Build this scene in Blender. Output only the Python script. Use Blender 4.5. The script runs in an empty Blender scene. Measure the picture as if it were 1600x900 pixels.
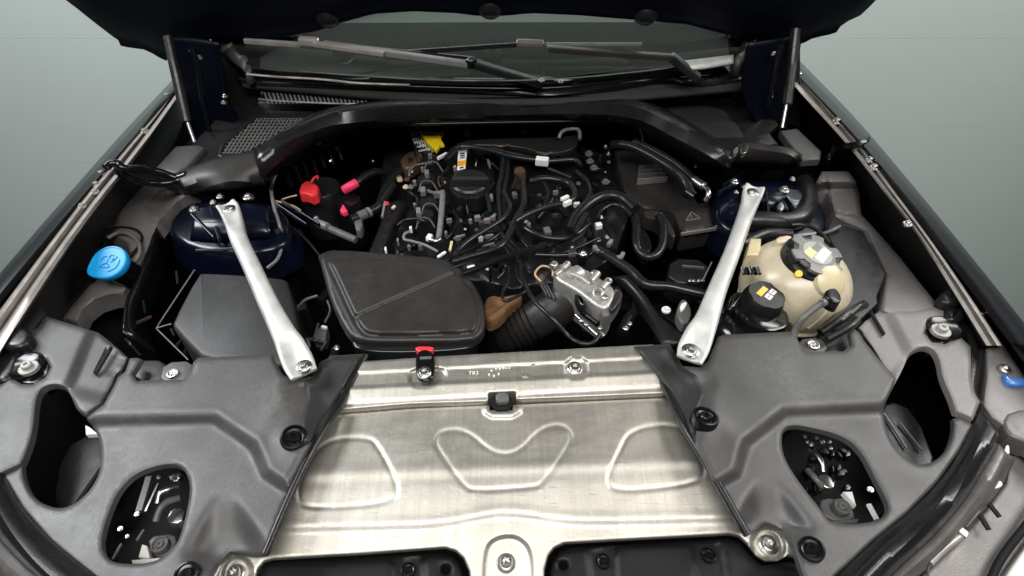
import bpy, bmesh, math, random
import numpy as np
from mathutils import Vector, Matrix
from mathutils.geometry import delaunay_2d_cdt

rnd = random.Random(7)
scene = bpy.context.scene
COL = scene.collection
V = Vector

# ------------------------------------------------------------------ camera
FPX = 900.0                       # focal length in photo pixels (photo is 1600 wide)
TH = math.radians(43.4)           # pitch below the horizon
CAM = V((0.0, 0.0, 0.65))         # 0 = top of the radiator support, camera 65 cm above it
FWD = V((0, math.cos(TH), -math.sin(TH)))
UPV = V((0, math.sin(TH), math.cos(TH)))
cam_d = bpy.data.cameras.new('camera')
cam = bpy.data.objects.new('camera', cam_d)
COL.objects.link(cam)
cam.location = CAM
cam.rotation_euler = (math.pi / 2 - TH, 0, 0)
cam_d.sensor_width = 36
cam_d.lens = 36 * FPX / 1600
cam_d.clip_start = 0.02
cam_d.clip_end = 60
scene.camera = cam

# ------------------------------------------------------------------ world and lamps (an indoor bay)
world = bpy.data.worlds.new('World')
scene.world = world
world.use_nodes = True
bg = world.node_tree.nodes['Background']
bg.inputs[0].default_value = (0.80, 0.90, 0.94, 1)
bg.inputs[1].default_value = 0.04

def area(name, loc, target, sx, sy, power, col):
    d = bpy.data.lights.new(name, 'AREA')
    d.shape = 'RECTANGLE'; d.size = sx; d.size_y = sy
    d.energy = power; d.color = col
    o = bpy.data.objects.new(name, d); COL.objects.link(o)
    o.location = loc
    o.rotation_euler = (V(target) - V(loc)).to_track_quat('-Z', 'Y').to_euler()
    return o
area('ceiling_lamp', (0.0, -0.62, 2.25), (0.0, 0.4, 0), 2.6, 0.7, 66, (1.0, 0.985, 0.96))
area('ceiling_lamp', (0.05, 0.0, 2.2), (0.05, 0.3, 0), 1.6, 0.5, 4.5, (1.0, 0.88, 0.70))
area('ceiling_lamp', (-2.5, 1.15, 2.1), (-0.6, 0.5, 0), 0.9, 1.8, 92, (0.95, 0.98, 1.0))
area('ceiling_lamp', (2.5, 1.15, 2.1), (0.6, 0.5, 0), 0.9, 1.8, 64, (1.0, 0.96, 0.92))
area('ceiling_lamp', (0.0, 2.2, 2.6), (0.0, 2.75, -0.5), 5.5, 0.4, 120, (0.97, 1.0, 0.98))
scene.view_settings.view_transform = 'Standard'
scene.view_settings.look = 'None'
scene.view_settings.exposure = 0.0
scene.view_settings.gamma = 1.0

# ------------------------------------------------------------------ helpers
def ray(px, py):
    return V((1, 0, 0)) * ((px - 800) / FPX) + UPV * ((450 - py) / FPX) + FWD
def U(px, py, z):
    d = ray(px, py); t = (z - CAM.z) / d.z
    return CAM + d * t
def UP(px, py, p0, n):
    d = ray(px, py); t = (V(p0) - CAM).dot(n) / d.dot(n)
    return CAM + d * t
def mpp(px, py, z):               # metres per photo pixel there
    p = U(px, py, z)
    return (p - CAM).dot(FWD) / FPX
def U_np(px, py, z):
    dx = (px - 800) / FPX; dv = (450 - py) / FPX
    dy = dv * UPV.y + FWD.y; dz = dv * UPV.z + FWD.z
    t = (z - CAM.z) / dz
    return np.stack([dx * t, dy * t, np.broadcast_to(z, px.shape)], -1)

def chaikin(pts, n=2, closed=True):
    p = [tuple(q) for q in pts]
    for _ in range(n):
        out = []
        m = len(p)
        for i in range(m if closed else m - 1):
            a = p[i]; b = p[(i + 1) % m]
            out.append(tuple(0.75 * x + 0.25 * y for x, y in zip(a, b)))
            out.append(tuple(0.25 * x + 0.75 * y for x, y in zip(a, b)))
        if not closed:
            out = [p[0]] + out + [p[-1]]
        p = out
    return p
def catmull(pts, n, closed=False):
    """n points evenly spread along a smooth curve through pts (tuples of any length)"""
    P = np.array([list(p) for p in pts], float)
    if closed: P = np.vstack([P[-1], P, P[0], P[1]])
    else: P = np.vstack([2 * P[0] - P[1], P, 2 * P[-1] - P[-2]])
    out = []
    for i in range(1, len(P) - 2):
        for k in range(12):
            t = k / 12
            a, b, c, d = P[i - 1], P[i], P[i + 1], P[i + 2]
            out.append(0.5 * (2 * b + (c - a) * t + (2 * a - 5 * b + 4 * c - d) * t * t + (3 * b - a - 3 * c + d) * t ** 3))
    out.append(P[-2])
    out = np.array(out)
    s = np.concatenate([[0], np.cumsum(np.linalg.norm(np.diff(out, axis=0), axis=1))])
    tt = np.linspace(0, s[-1], n, endpoint=not closed)
    return np.stack([np.interp(tt, s, out[:, k]) for k in range(out.shape[1])], -1)
def lin(pts, n):
    P = np.array([list(p) for p in pts], float)
    s = np.concatenate([[0], np.cumsum(np.linalg.norm(np.diff(P, axis=0), axis=1))])
    tt = np.linspace(0, s[-1], n)
    return np.stack([np.interp(tt, s, P[:, k]) for k in range(P.shape[1])], -1)

def sm(x):
    x = np.clip(x, 0, 1); return x * x * (3 - 2 * x)
def seg_dist(px, py, poly, closed=True):
    P = np.array([q[:2] for q in poly], float); m = len(P)
    best = np.full(px.shape, 1e9)
    for i in range(m if closed else m - 1):
        a = P[i]; b = P[(i + 1) % m]; ab = b - a
        L = ab @ ab + 1e-12
        t = np.clip(((px - a[0]) * ab[0] + (py - a[1]) * ab[1]) / L, 0, 1)
        best = np.minimum(best, np.hypot(px - a[0] - t * ab[0], py - a[1] - t * ab[1]))
    return best
def inside(px, py, poly):
    P = np.array([q[:2] for q in poly], float); m = len(P)
    r = np.zeros(px.shape, bool)
    for i in range(m):
        x0, y0 = P[i]; x1, y1 = P[(i + 1) % m]
        if y0 == y1: continue
        c = ((y0 > py) != (y1 > py)) & (px < (x1 - x0) * (py - y0) / (y1 - y0) + x0)
        r ^= c
    return r
def sdf(px, py, poly):
    d = seg_dist(px, py, poly)
    return np.where(inside(px, py, poly), -d, d)
def raised(px, py, poly, h, w):   # a smooth step of height h, w photo-pixels wide, inside poly
    return h * sm(0.5 - sdf(px, py, poly) / w)

CAR = None
def link(name, me, mat, parent, label=None):
    o = bpy.data.objects.new(name, me); COL.objects.link(o)
    if mat is not None and not me.materials: me.materials.append(mat)
    if parent is not None:
        o.parent = parent
        if parent is CAR: o.matrix_parent_inverse = Matrix.Translation(-CAR.location)
    if label: o['label'] = label
    return o
def mk(name, verts, faces, mat, parent=None, label=None, smooth=True, ang=40):
    me = bpy.data.meshes.new(name)
    me.from_pydata([tuple(v) for v in verts], [], [tuple(int(i) for i in f) for f in faces])
    me.validate()
    bm = bmesh.new(); bm.from_mesh(me)
    bmesh.ops.recalc_face_normals(bm, faces=bm.faces[:])
    bm.to_mesh(me); bm.free()
    me.polygons.foreach_set('use_smooth', [smooth] * len(me.polygons))
    if smooth and ang: me.set_sharp_from_angle(angle=math.radians(ang))
    return link(name, me, mat, parent, label)

def grid_faces(nr, nc, wrap_c=False, wrap_r=False, off=0):
    f = []
    for r in range(nr if wrap_r else nr - 1):
        for c in range(nc if wrap_c else nc - 1):
            a = r * nc + c; b = r * nc + (c + 1) % nc
            r2 = (r + 1) % nr
            f.append((off + a, off + b, off + r2 * nc + (c + 1) % nc, off + r2 * nc + c))
    return f
def loft(name, rows, mat, parent=None, label=None, n=40, smooth_rows=True, thick=0.0, ang=50, sub=1):
    """sheet through rows of points; each row is a list of (px,py,z) or Vectors"""
    R = []
    for row in rows:
        if len(row[0]) == 3 and not isinstance(row[0], Vector):
            row = [U(*p) for p in row]
        R.append(catmull(row, n) if (smooth_rows and len(row) > 2) else lin(row, n))
    R = np.array(R)
    if sub > 1:                                # smooth across the rows as well
        m = (len(rows) - 1) * sub + 1
        R = np.stack([catmull(R[:, c], m) for c in range(n)], 1)
    nr = len(R)
    v = R.reshape(-1, 3); f = grid_faces(nr, n)
    o = mk(name, v, f, mat, parent, label, ang=ang)
    if thick:
        m = o.modifiers.new('s', 'SOLIDIFY'); m.thickness = thick; m.offset = -1
    return o
def tube(name, pts, r, mat, parent=None, label=None, seg=10, n=None, ribs=0, straight=False, flat=1.0, cap=True):
    """pts: list of (px,py,z[,r]) photo points or Vectors; r radius in photo pixels (float) for px points or metres for Vectors"""
    if isinstance(pts[0], Vector):
        P = [(p.x, p.y, p.z, (r[i] if isinstance(r, (list, tuple)) else r)) for i, p in enumerate(pts)]
    else:
        P = []
        for i, p in enumerate(pts):
            w = U(p[0], p[1], p[2]); rr = p[3] if len(p) > 3 else r
            P.append((w.x, w.y, w.z, rr * mpp(p[0], p[1], p[2])))
    n = n or max(8, 6 * len(P))
    Q = lin(P, n) if straight else catmull(P, n)
    C = Q[:, :3]; Rr = Q[:, 3]
    T = np.gradient(C, axis=0); T /= np.linalg.norm(T, axis=1)[:, None] + 1e-12
    up = np.array([0.13, 0.21, 1.0]); up /= np.linalg.norm(up)
    if abs(T[0] @ up) > 0.9: up = np.array([1.0, 0.1, 0.0])
    N = up - (up @ T[0]) * T[0]; N /= np.linalg.norm(N)
    v = []
    for i in range(n):
        N = N - (N @ T[i]) * T[i]; N /= np.linalg.norm(N) + 1e-12
        B = np.cross(T[i], N)
        k = Rr[i] * (1 + (0.09 * (1 if i % 2 else -1) if ribs else 0))
        for s in range(seg):
            a = 2 * math.pi * s / seg
            v.append(C[i] + k * (math.cos(a) * N * flat + math.sin(a) * B))
    f = grid_faces(n, seg, wrap_c=True)
    if cap:
        f.append(tuple(range(seg))[::-1]); f.append(tuple((n - 1) * seg + s for s in range(seg)))
    return mk(name, v, f, mat, parent, label, ang=60)
def lathe(name, c, axis, prof, mat, parent=None, label=None, seg=28, mod=None, ang=40):
    """prof: list of (radius, height along axis); mod(angle, r, h) -> r"""
    ax = V(axis).normalized()
    q = ax.to_track_quat('Z', 'Y')
    c = V(c); v = []
    for (r, h) in prof:
        for s in range(seg):
            a = 2 * math.pi * s / seg
            rr = mod(a, r, h) if mod else r
            v.append(c + q @ V((rr * math.cos(a), rr * math.sin(a), h)))
    f = grid_faces(len(prof), seg, wrap_c=True)
    f.append(tuple(range(seg))); f.append(tuple((len(prof) - 1) * seg + s for s in range(seg)))
    return mk(name, v, f, mat, parent, label, ang=ang)
def offset_poly(P, d):            # inset of a world-xy polygon (list of Vectors)
    m = len(P); out = []
    A = sum(P[i].x * P[(i + 1) % m].y - P[(i + 1) % m].x * P[i].y for i in range(m))
    s = 1 if A > 0 else -1
    for i in range(m):
        a, b, c = P[i - 1], P[i], P[(i + 1) % m]
        e1 = V((b.x - a.x, b.y - a.y, 0)); e2 = V((c.x - b.x, c.y - b.y, 0))
        if e1.length < 1e-9 or e2.length < 1e-9: out.append(b.copy()); continue
        n1 = V((-e1.y, e1.x, 0)).normalized() * s; n2 = V((-e2.y, e2.x, 0)).normalized() * s
        n = n1 + n2
        if n.length < 1e-6: n = n1
        n.normalize(); k = max(0.5, n.dot(n1))
        out.append(b + n * (d / k))
    return out
def prism(name, pts, zb, mat, parent=None, label=None, bev=0.004, rnd_n=2, taper=0.0, z=None, steps=3):
    """pts: photo outline of the TOP face (px,py,z) or (px,py) with z; goes down to depth zb below, rounded top edge"""
    if z is not None: pts = [(p[0], p[1], z) for p in pts]
    if rnd_n: pts = chaikin(pts, rnd_n)
    T = [U(*p) for p in pts]
    rings = []
    bot = offset_poly(T, -taper)
    rings.append([V((p.x, p.y, p.z - zb)) for p in bot])
    for k in range(steps + 1):
        a = math.pi / 2 * k / steps
        ring = offset_poly(T, bev * (1 - math.cos(a)))
        rings.append([V((p.x, p.y, p.z - bev + bev * math.sin(a))) for p in ring])
    v = [p for r in rings for p in r]
    m = len(T)
    f = grid_faces(len(rings), m, wrap_c=True)
    f.append(tuple((len(rings) - 1) * m + i for i in range(m)))
    f.append(tuple(range(m))[::-1])
    return mk(name, v, f, mat, parent, label, ang=35)
def box(name, c, ax, ay, az, mat, parent=None, label=None, bev=0.0):
    """box from a centre and three half-axis vectors"""
    c, ax, ay, az = V(c), V(ax), V(ay), V(az)
    v = [c + ax * i + ay * j + az * k for i in (-1, 1) for j in (-1, 1) for k in (-1, 1)]
    f = [(0, 1, 3, 2), (4, 6, 7, 5), (0, 4, 5, 1), (2, 3, 7, 6), (0, 2, 6, 4), (1, 5, 7, 3)]
    o = mk(name, v, f, mat, parent, label, smooth=False)
    if bev:
        m = o.modifiers.new('b', 'BEVEL'); m.width = bev; m.segments = 2
    return o
def bar(name, a, b, w, h, mat, parent=None, label=None, bev=0.0):
    """flat bar between two photo points (px,py,z); w,h photo pixels"""
    A, B = U(*a), U(*b); m = mpp((a[0] + b[0]) / 2, (a[1] + b[1]) / 2, (a[2] + b[2]) / 2)
    t = (B - A); s = V((0, 0, 1)).cross(t)
    if s.length < 1e-6: s = V((1, 0, 0))
    s.normalize(); u = t.normalized().cross(s)
    if u.z < 0: u = -u
    return box(name, (A + B) / 2, t / 2, s * w * m / 2, u * h * m / 2, mat, parent, label, bev)

def panel(name, outline, zf, mat, parent=None, label=None, holes=(), relief=None, step=8, th=0.012, edge=6, edge_h=0.004, ang=38, hole_th=None):
    """plate with any outline and holes given in photo pixels; zf(px,py) its height, relief(px,py) its stampings; real thickness and rolled edges"""
    loops = [outline] + list(holes)
    def dens(poly):
        out = []
        m = len(poly)
        for i in range(m):
            a = np.array(poly[i][:2], float); b = np.array(poly[(i + 1) % m][:2], float)
            k = max(1, int(np.linalg.norm(b - a) / step + 0.5))
            for j in range(k): out.append(tuple(a + (b - a) * j / k))
        return out
    loops = [dens(l) for l in loops]
    pts = []; edges = []
    for l in loops:
        o0 = len(pts); pts += l
        edges += [(o0 + i, o0 + (i + 1) % len(l)) for i in range(len(l))]
    X = [p[0] for p in loops[0]]; Y = [p[1] for p in loops[0]]
    gx = np.arange(min(X) + step / 2, max(X), step); gy = np.arange(min(Y) + step / 2, max(Y), step)
    GX, GY = np.meshgrid(gx, gy)
    GX = GX + (np.arange(len(gy)) % 2)[:, None] * step * 0.5
    GX = GX.ravel(); GY = GY.ravel()
    ok = inside(GX, GY, loops[0])
    for h in loops[1:]: ok &= ~inside(GX, GY, h)
    GX, GY = GX[ok], GY[ok]
    RX, RY = [], []                                    # rings of points that follow the edges
    for l in loops:
        P = np.array(l); T = np.roll(P, -1, 0) - np.roll(P, 1, 0); T /= np.linalg.norm(T, axis=1)[:, None] + 1e-9
        Nn = np.stack([-T[:, 1], T[:, 0]], 1)
        for d_ in (max(1.2, edge * 0.45), max(2.4, edge * 1.0)):
            for sg in (-1, 1):
                Q = P + Nn * d_ * sg
                RX.append(Q[:, 0]); RY.append(Q[:, 1])
    RX = np.concatenate(RX); RY = np.concatenate(RY)
    okr = inside(RX, RY, loops[0])
    for h in loops[1:]: okr &= ~inside(RX, RY, h)
    RX, RY = RX[okr], RY[okr]
    dr = np.full(RX.shape, 1e9)
    for l in loops: dr = np.minimum(dr, seg_dist(RX, RY, l))
    okr = dr > max(1.2, edge * 0.45) * 0.9
    ringpts = list(zip(RX[okr], RY[okr]))
    dmin = np.full(GX.shape, 1e9)
    for l in loops: dmin = np.minimum(dmin, seg_dist(GX, GY, l))
    ok = dmin > max(2.4, edge) + step * 0.35
    pts += ringpts
    pts += list(zip(GX[ok], GY[ok]))
    r = delaunay_2d_cdt([V(p) for p in pts], edges, [], 0, 1e-4)
    vv = np.array([tuple(p) for p in r[0]]); tri = np.array([f for f in r[2] if len(f) == 3])
    cx = vv[tri].mean(1)
    ok = inside(cx[:, 0], cx[:, 1], loops[0])
    for h in loops[1:]: ok &= ~inside(cx[:, 0], cx[:, 1], h)
    tri = tri[ok]
    used = np.unique(tri); remap = -np.ones(len(vv), int); remap[used] = np.arange(len(used))
    vv = vv[used]; tri = remap[tri]
    px, py = vv[:, 0], vv[:, 1]
    z = zf(px, py) * np.ones(px.shape)
    if relief is not None: z = z + relief(px, py)
    if edge:
        d = np.full(px.shape, 1e9)
        for l in loops: d = np.minimum(d, seg_dist(px, py, l))
        t = np.clip(1 - d / edge, 0, 1)
        z = z - edge_h * t * t
    W = U_np(px, py, z)
    n = len(W)
    ec = {}
    for a, b, c in tri:
        for e in ((a, b), (b, c), (c, a)):
            k = (min(e), max(e)); ec[k] = ec.get(k, 0) + 1
    be = [k for k, q in ec.items() if q == 1]
    bv = sorted({i for k in be for i in k}); low = {b: n + j for j, b in enumerate(bv)}
    lowW = W[bv].copy(); lowW[:, 2] -= th
    f = [tuple(t) for t in tri] + [(a, b, low[b], low[a]) for a, b in be]
    return mk(name, np.vstack([W, lowW]), f, mat, parent, label, ang=ang)

def text(name, s, px, py, z, h_px, mat, parent, rot=0.0, label=None, normal=None, xdir=None):
    cu = bpy.data.curves.new(name, 'FONT'); cu.body = s; cu.align_x = 'CENTER'; cu.align_y = 'CENTER'
    cu.size = h_px * mpp(px, py, z) * 1.35; cu.extrude = 0.00015
    cu.materials.append(mat)
    o = bpy.data.objects.new(name, cu); COL.objects.link(o)
    o.parent = parent
    o.location = U(px, py, z); o.rotation_euler = (0, 0, rot)
    if normal is not None:
        n = V(normal).normalized(); x = V(xdir); x = (x - n * x.dot(n)).normalized(); y = n.cross(x)
        o.rotation_euler = Matrix((x, y, n)).transposed().to_euler()
    bpy.context.view_layer.update()
    me = bpy.data.meshes.new_from_object(o)        # plain mesh lettering
    o2 = bpy.data.objects.new(name, me); COL.objects.link(o2)
    o2.parent = parent; o2.location = o.location; o2.rotation_euler = o.rotation_euler
    bpy.data.objects.remove(o); o2.name = name
    if label: o2['label'] = label
    return o2

# ------------------------------------------------------------------ materials
def pbr(name, col, rough=0.5, metal=0.0, spec=0.5, var=0.0, vscale=6.0, bump=0.0, bscale=300.0, rvar=0.0, coat=0.0, dust=0.0, dustcol=(0.32, 0.31, 0.29), trans=0.0, sss=0.0, stretch=None, scratch=0.0):
    m = bpy.data.materials.new(name); m.use_nodes = True
    nt = m.node_tree; N = nt.nodes; L = nt.links
    b = N['Principled BSDF']
    b.inputs['Base Color'].default_value = (*col, 1)
    b.inputs['Roughness'].default_value = rough
    b.inputs['Metallic'].default_value = metal
    b.inputs['Specular IOR Level'].default_value = spec
    b.inputs['Coat Weight'].default_value = coat
    b.inputs['Coat Roughness'].default_value = 0.06
    if trans: b.inputs['Transmission Weight'].default_value = trans
    if sss:
        b.inputs['Subsurface Weight'].default_value = sss
        b.inputs['Subsurface Radius'].default_value = (0.02, 0.015, 0.008)
        b.inputs['Subsurface Scale'].default_value = 0.5
    tc = N.new('ShaderNodeTexCoord'); co = tc.outputs['Object']
    def noise(scale, detail=5, st=None):
        n = N.new('ShaderNodeTexNoise'); n.inputs['Scale'].default_value = scale; n.inputs['Detail'].default_value = detail
        if st:
            mp = N.new('ShaderNodeMapping'); mp.inputs['Scale'].default_value = st
            L.new(co, mp.inputs['Vector']); L.new(mp.outputs[0], n.inputs['Vector'])
        else: L.new(co, n.inputs['Vector'])
        return n.outputs['Fac']
    def ramp(src, a, b_, lo, hi):
        r = N.new('ShaderNodeMapRange'); r.inputs['From Min'].default_value = a; r.inputs['From Max'].default_value = b_
        r.inputs['To Min'].default_value = lo; r.inputs['To Max'].default_value = hi
        L.new(src, r.inputs['Value']); return r.outputs[0]
    colsock = None
    if var:
        f = ramp(noise(vscale), 0.3, 0.7, 1 - var, 1 + var)
        mx = N.new('ShaderNodeMix'); mx.data_type = 'RGBA'; mx.blend_type = 'MULTIPLY'; mx.inputs['Factor'].default_value = 1
        mx.inputs['A'].default_value = (*col, 1)
        cb = N.new('ShaderNodeCombineColor')
        for i in range(3): L.new(f, cb.inputs[i])
        L.new(cb.outputs[0], mx.inputs['B']); colsock = mx.outputs['Result']
    if dust:
        f1 = ramp(noise(9, 8), 0.42, 0.75, 0, 1); f2 = ramp(noise(140, 4), 0.35, 0.7, 0.25, 1)
        mu = N.new('ShaderNodeMath'); mu.operation = 'MULTIPLY'; L.new(f1, mu.inputs[0]); L.new(f2, mu.inputs[1])
        mu2 = N.new('ShaderNodeMath'); mu2.operation = 'MULTIPLY'; L.new(mu.outputs[0], mu2.inputs[0]); mu2.inputs[1].default_value = dust
        mx = N.new('ShaderNodeMix'); mx.data_type = 'RGBA'
        L.new(mu2.outputs[0], mx.inputs['Factor'])
        if colsock: L.new(colsock, mx.inputs['A'])
        else: mx.inputs['A'].default_value = (*col, 1)
        mx.inputs['B'].default_value = (*dustcol, 1); colsock = mx.outputs['Result']
    if colsock: L.new(colsock, b.inputs['Base Color'])
    hts = None
    if rvar:
        s = noise(vscale * 3, 6, stretch)
        L.new(ramp(s, 0.3, 0.7, max(0.03, rough - rvar), rough + rvar), b.inputs['Roughness'])
    if bump:
        bp = N.new('ShaderNodeBump'); bp.inputs['Strength'].default_value = bump; bp.inputs['Distance'].default_value = 0.001
        L.new(noise(bscale, 3), bp.inputs['Height']); last = bp
        if scratch:
            b2 = N.new('ShaderNodeBump'); b2.inputs['Strength'].default_value = scratch; b2.inputs['Distance'].default_value = 0.001
            v = noise(60, 8, (1, 14, 1)); L.new(v, b2.inputs['Height']); L.new(bp.outputs[0], b2.inputs['Normal']); last = b2
        L.new(last.outputs[0], b.inputs['Normal'])
    return m

M = {}
M['cover'] = pbr('textured_black_plastic', (0.050, 0.049, 0.049), 0.42, 0, 0.6, var=0.20, vscale=11, bump=0.35, bscale=950, rvar=0.08, dust=0.20)
M['liner'] = pbr('liner_plastic_sheen', (0.150, 0.141, 0.138), 0.42, 0, 0.55, var=0.12, vscale=10, bump=0.4, bscale=420, rvar=0.06, dust=0.12)  # black plastic; the lighter base colour carries its sheen
M['black'] = pbr('black_plastic', (0.011, 0.011, 0.012), 0.36, 0, 0.45, var=0.15, vscale=20, bump=0.25, bscale=500, rvar=0.08)
M['lid'] = pbr('satin_lid_plastic', (0.021, 0.0190, 0.0182), 0.40, 0, 0.5, var=0.12, vscale=12, bump=0.3, bscale=700, rvar=0.05, dust=0.06)
M['gloss'] = pbr('gloss_black_plastic', (0.006, 0.006, 0.007), 0.16, 0, 0.5, rvar=0.05, bump=0.05, bscale=200)
M['rubber'] = pbr('black_rubber', (0.009, 0.009, 0.010), 0.33, 0, 0.45, var=0.2, vscale=30, bump=0.2, bscale=300, rvar=0.08)
M['seal'] = pbr('seal_rubber', (0.011, 0.011, 0.0115), 0.26, 0, 0.5, var=0.2, vscale=12, bump=0.15, bscale=250, rvar=0.06)
M['grille'] = pbr('grille_plastic', (0.010, 0.010, 0.0105), 0.42, 0, 0.22, var=0.15, vscale=14, bump=0.3, bscale=600)
M['lip'] = pbr('bumper_lip', (0.12, 0.112, 0.110), 0.36, 0.2, 0.5, var=0.25, vscale=30, bump=0.1, bscale=200, rvar=0.1)
M['gutter'] = pbr('gutter_plastic', (0.018, 0.0165, 0.016), 0.5, 0, 0.35)
M['shade_plenum'] = pbr('flank_shade_plenum_plastic', (0.022, 0.022, 0.022), 0.45, 0, 0.5, var=0.15, vscale=14, bump=0.5, bscale=520)  # dark base stands for shade on cover flanks; plenum cover shares it
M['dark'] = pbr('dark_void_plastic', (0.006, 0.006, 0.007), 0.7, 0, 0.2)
M['alu'] = pbr('stamped_aluminium', (0.53, 0.51, 0.46), 0.50, 1.0, 0.5, var=0.16, vscale=9, bump=0.12, bscale=260, rvar=0.03, stretch=(1, 3, 1), scratch=0.05, dust=0.16, dustcol=(0.30, 0.28, 0.25))
M['cast'] = pbr('cast_aluminium', (0.50, 0.49, 0.465), 0.50, 0.8, 0.5, var=0.10, vscale=30, bump=0.5, bscale=260, rvar=0.08)
M['brace'] = pbr('brace_aluminium', (0.59, 0.595, 0.575), 0.52, 0.45, 0.5, var=0.16, vscale=22, bump=0.2, bscale=220, rvar=0.09, scratch=0.05)
M['steel'] = pbr('zinc_steel', (0.60, 0.60, 0.58), 0.28, 1.0, 0.5, var=0.12, vscale=60, bump=0.1, bscale=400)
M['bonnetpaint'] = pbr('bonnet_inner_paint', (0.002, 0.003, 0.008), 0.42, 0.0, 0.16, bump=0.03, bscale=60)
M['navy'] = pbr('navy_paint', (0.0016, 0.0032, 0.0105), 0.28, 0.0, 0.35, coat=0.30, bump=0.03, bscale=60)
M['darkpaint'] = pbr('dark_body_paint', (0.004, 0.005, 0.008), 0.25, 0.0, 0.3, coat=0.2)
M['flange'] = pbr('flange_paint', (0.34, 0.315, 0.295), 0.36, 0.3, 0.5, var=0.2, vscale=30, bump=0.1, bscale=200, rvar=0.1)
M['tank'] = pbr('tank_plastic', (0.58, 0.505, 0.37), 0.27, 0, 0.5, var=0.12, vscale=16, bump=0.04, bscale=120, rvar=0.05, sss=0.45)
M['tanklight'] = pbr('tank_plastic_pale', (0.60, 0.52, 0.33), 0.32, 0, 0.5, var=0.05, vscale=12, sss=0.25)
M['blue'] = pbr('blue_cap_plastic', (0.006, 0.32, 0.70), 0.36, 0, 0.5, var=0.05, vscale=30, bump=0.1, bscale=500)
M['blueink'] = pbr('blue_relief', (0.006, 0.20, 0.46), 0.5)
M['red'] = pbr('red_plastic', (0.72, 0.035, 0.045), 0.40, 0, 0.5, var=0.1, vscale=40)
M['pink'] = pbr('pink_red_tape', (0.80, 0.04, 0.12), 0.45, 0, 0.5, var=0.1, vscale=40)
M['yellow'] = pbr('yellow_plastic', (0.78, 0.56, 0.01), 0.42, 0, 0.5, var=0.1, vscale=40)
M['symdisc'] = pbr('symbol_disc_print', (0.34, 0.34, 0.32), 0.5)
M['paleyellow'] = pbr('pale_yellow_print', (0.80, 0.76, 0.30), 0.5)
M['amber'] = pbr('amber_print', (0.80, 0.52, 0.12), 0.5)
M['orange'] = pbr('orange_print', (0.85, 0.36, 0.02), 0.5)
M['white'] = pbr('white_print', (0.78, 0.78, 0.74), 0.5, var=0.06, vscale=90)
M['tape'] = pbr('white_tape', (0.75, 0.75, 0.72), 0.55, var=0.1, vscale=120)
M['grey'] = pbr('grey_plastic', (0.11, 0.107, 0.105), 0.42, 0, 0.5, var=0.15, vscale=60, bump=0.1)
M['greyc'] = pbr('grey_cable', (0.17, 0.165, 0.165), 0.40, 0, 0.5, var=0.1, vscale=60)
M['brown'] = pbr('brown_heat_shield', (0.19, 0.10, 0.045), 0.7, 0.0, 0.4, var=0.35, vscale=50, bump=0.9, bscale=90)
M['rust'] = pbr('rusty_shield', (0.12, 0.07, 0.045), 0.5, 0.5, 0.4, var=0.3, vscale=40, bump=0.4, bscale=120)
M['tan'] = pbr('tan_wire', (0.50, 0.33, 0.20), 0.5)
M['bluepaint'] = pbr('blue_lamp_part', (0.05, 0.16, 0.45), 0.3, 0, 0.5, coat=0.5)
M['wall'] = pbr('pale_green_wall_paint', (0.57, 0.63, 0.605), 0.62, 0, 0.3, var=0.02, vscale=1.2, bump=0.03, bscale=60)
M['box'] = pbr('matt_box_plastic', (0.032, 0.032, 0.034), 0.46, 0, 0.5, var=0.2, vscale=14, bump=0.4, bscale=520, dust=0.10)
M['floor'] = pbr('green_floor_paint', (0.255, 0.285, 0.27), 0.7, 0, 0.2, var=0.05, vscale=1.5, bump=0.03, bscale=60)
M['dash'] = pbr('dashboard_vinyl', (0.030, 0.030, 0.028), 0.7, 0, 0.2, var=0.1, vscale=20, bump=0.3, bscale=700)
M['whitebody'] = pbr('pale_bumper', (0.62, 0.60, 0.56), 0.35, 0, 0.5)
M['mesh'] = pbr('pale_weave', (0.55, 0.55, 0.53), 0.45)
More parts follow.
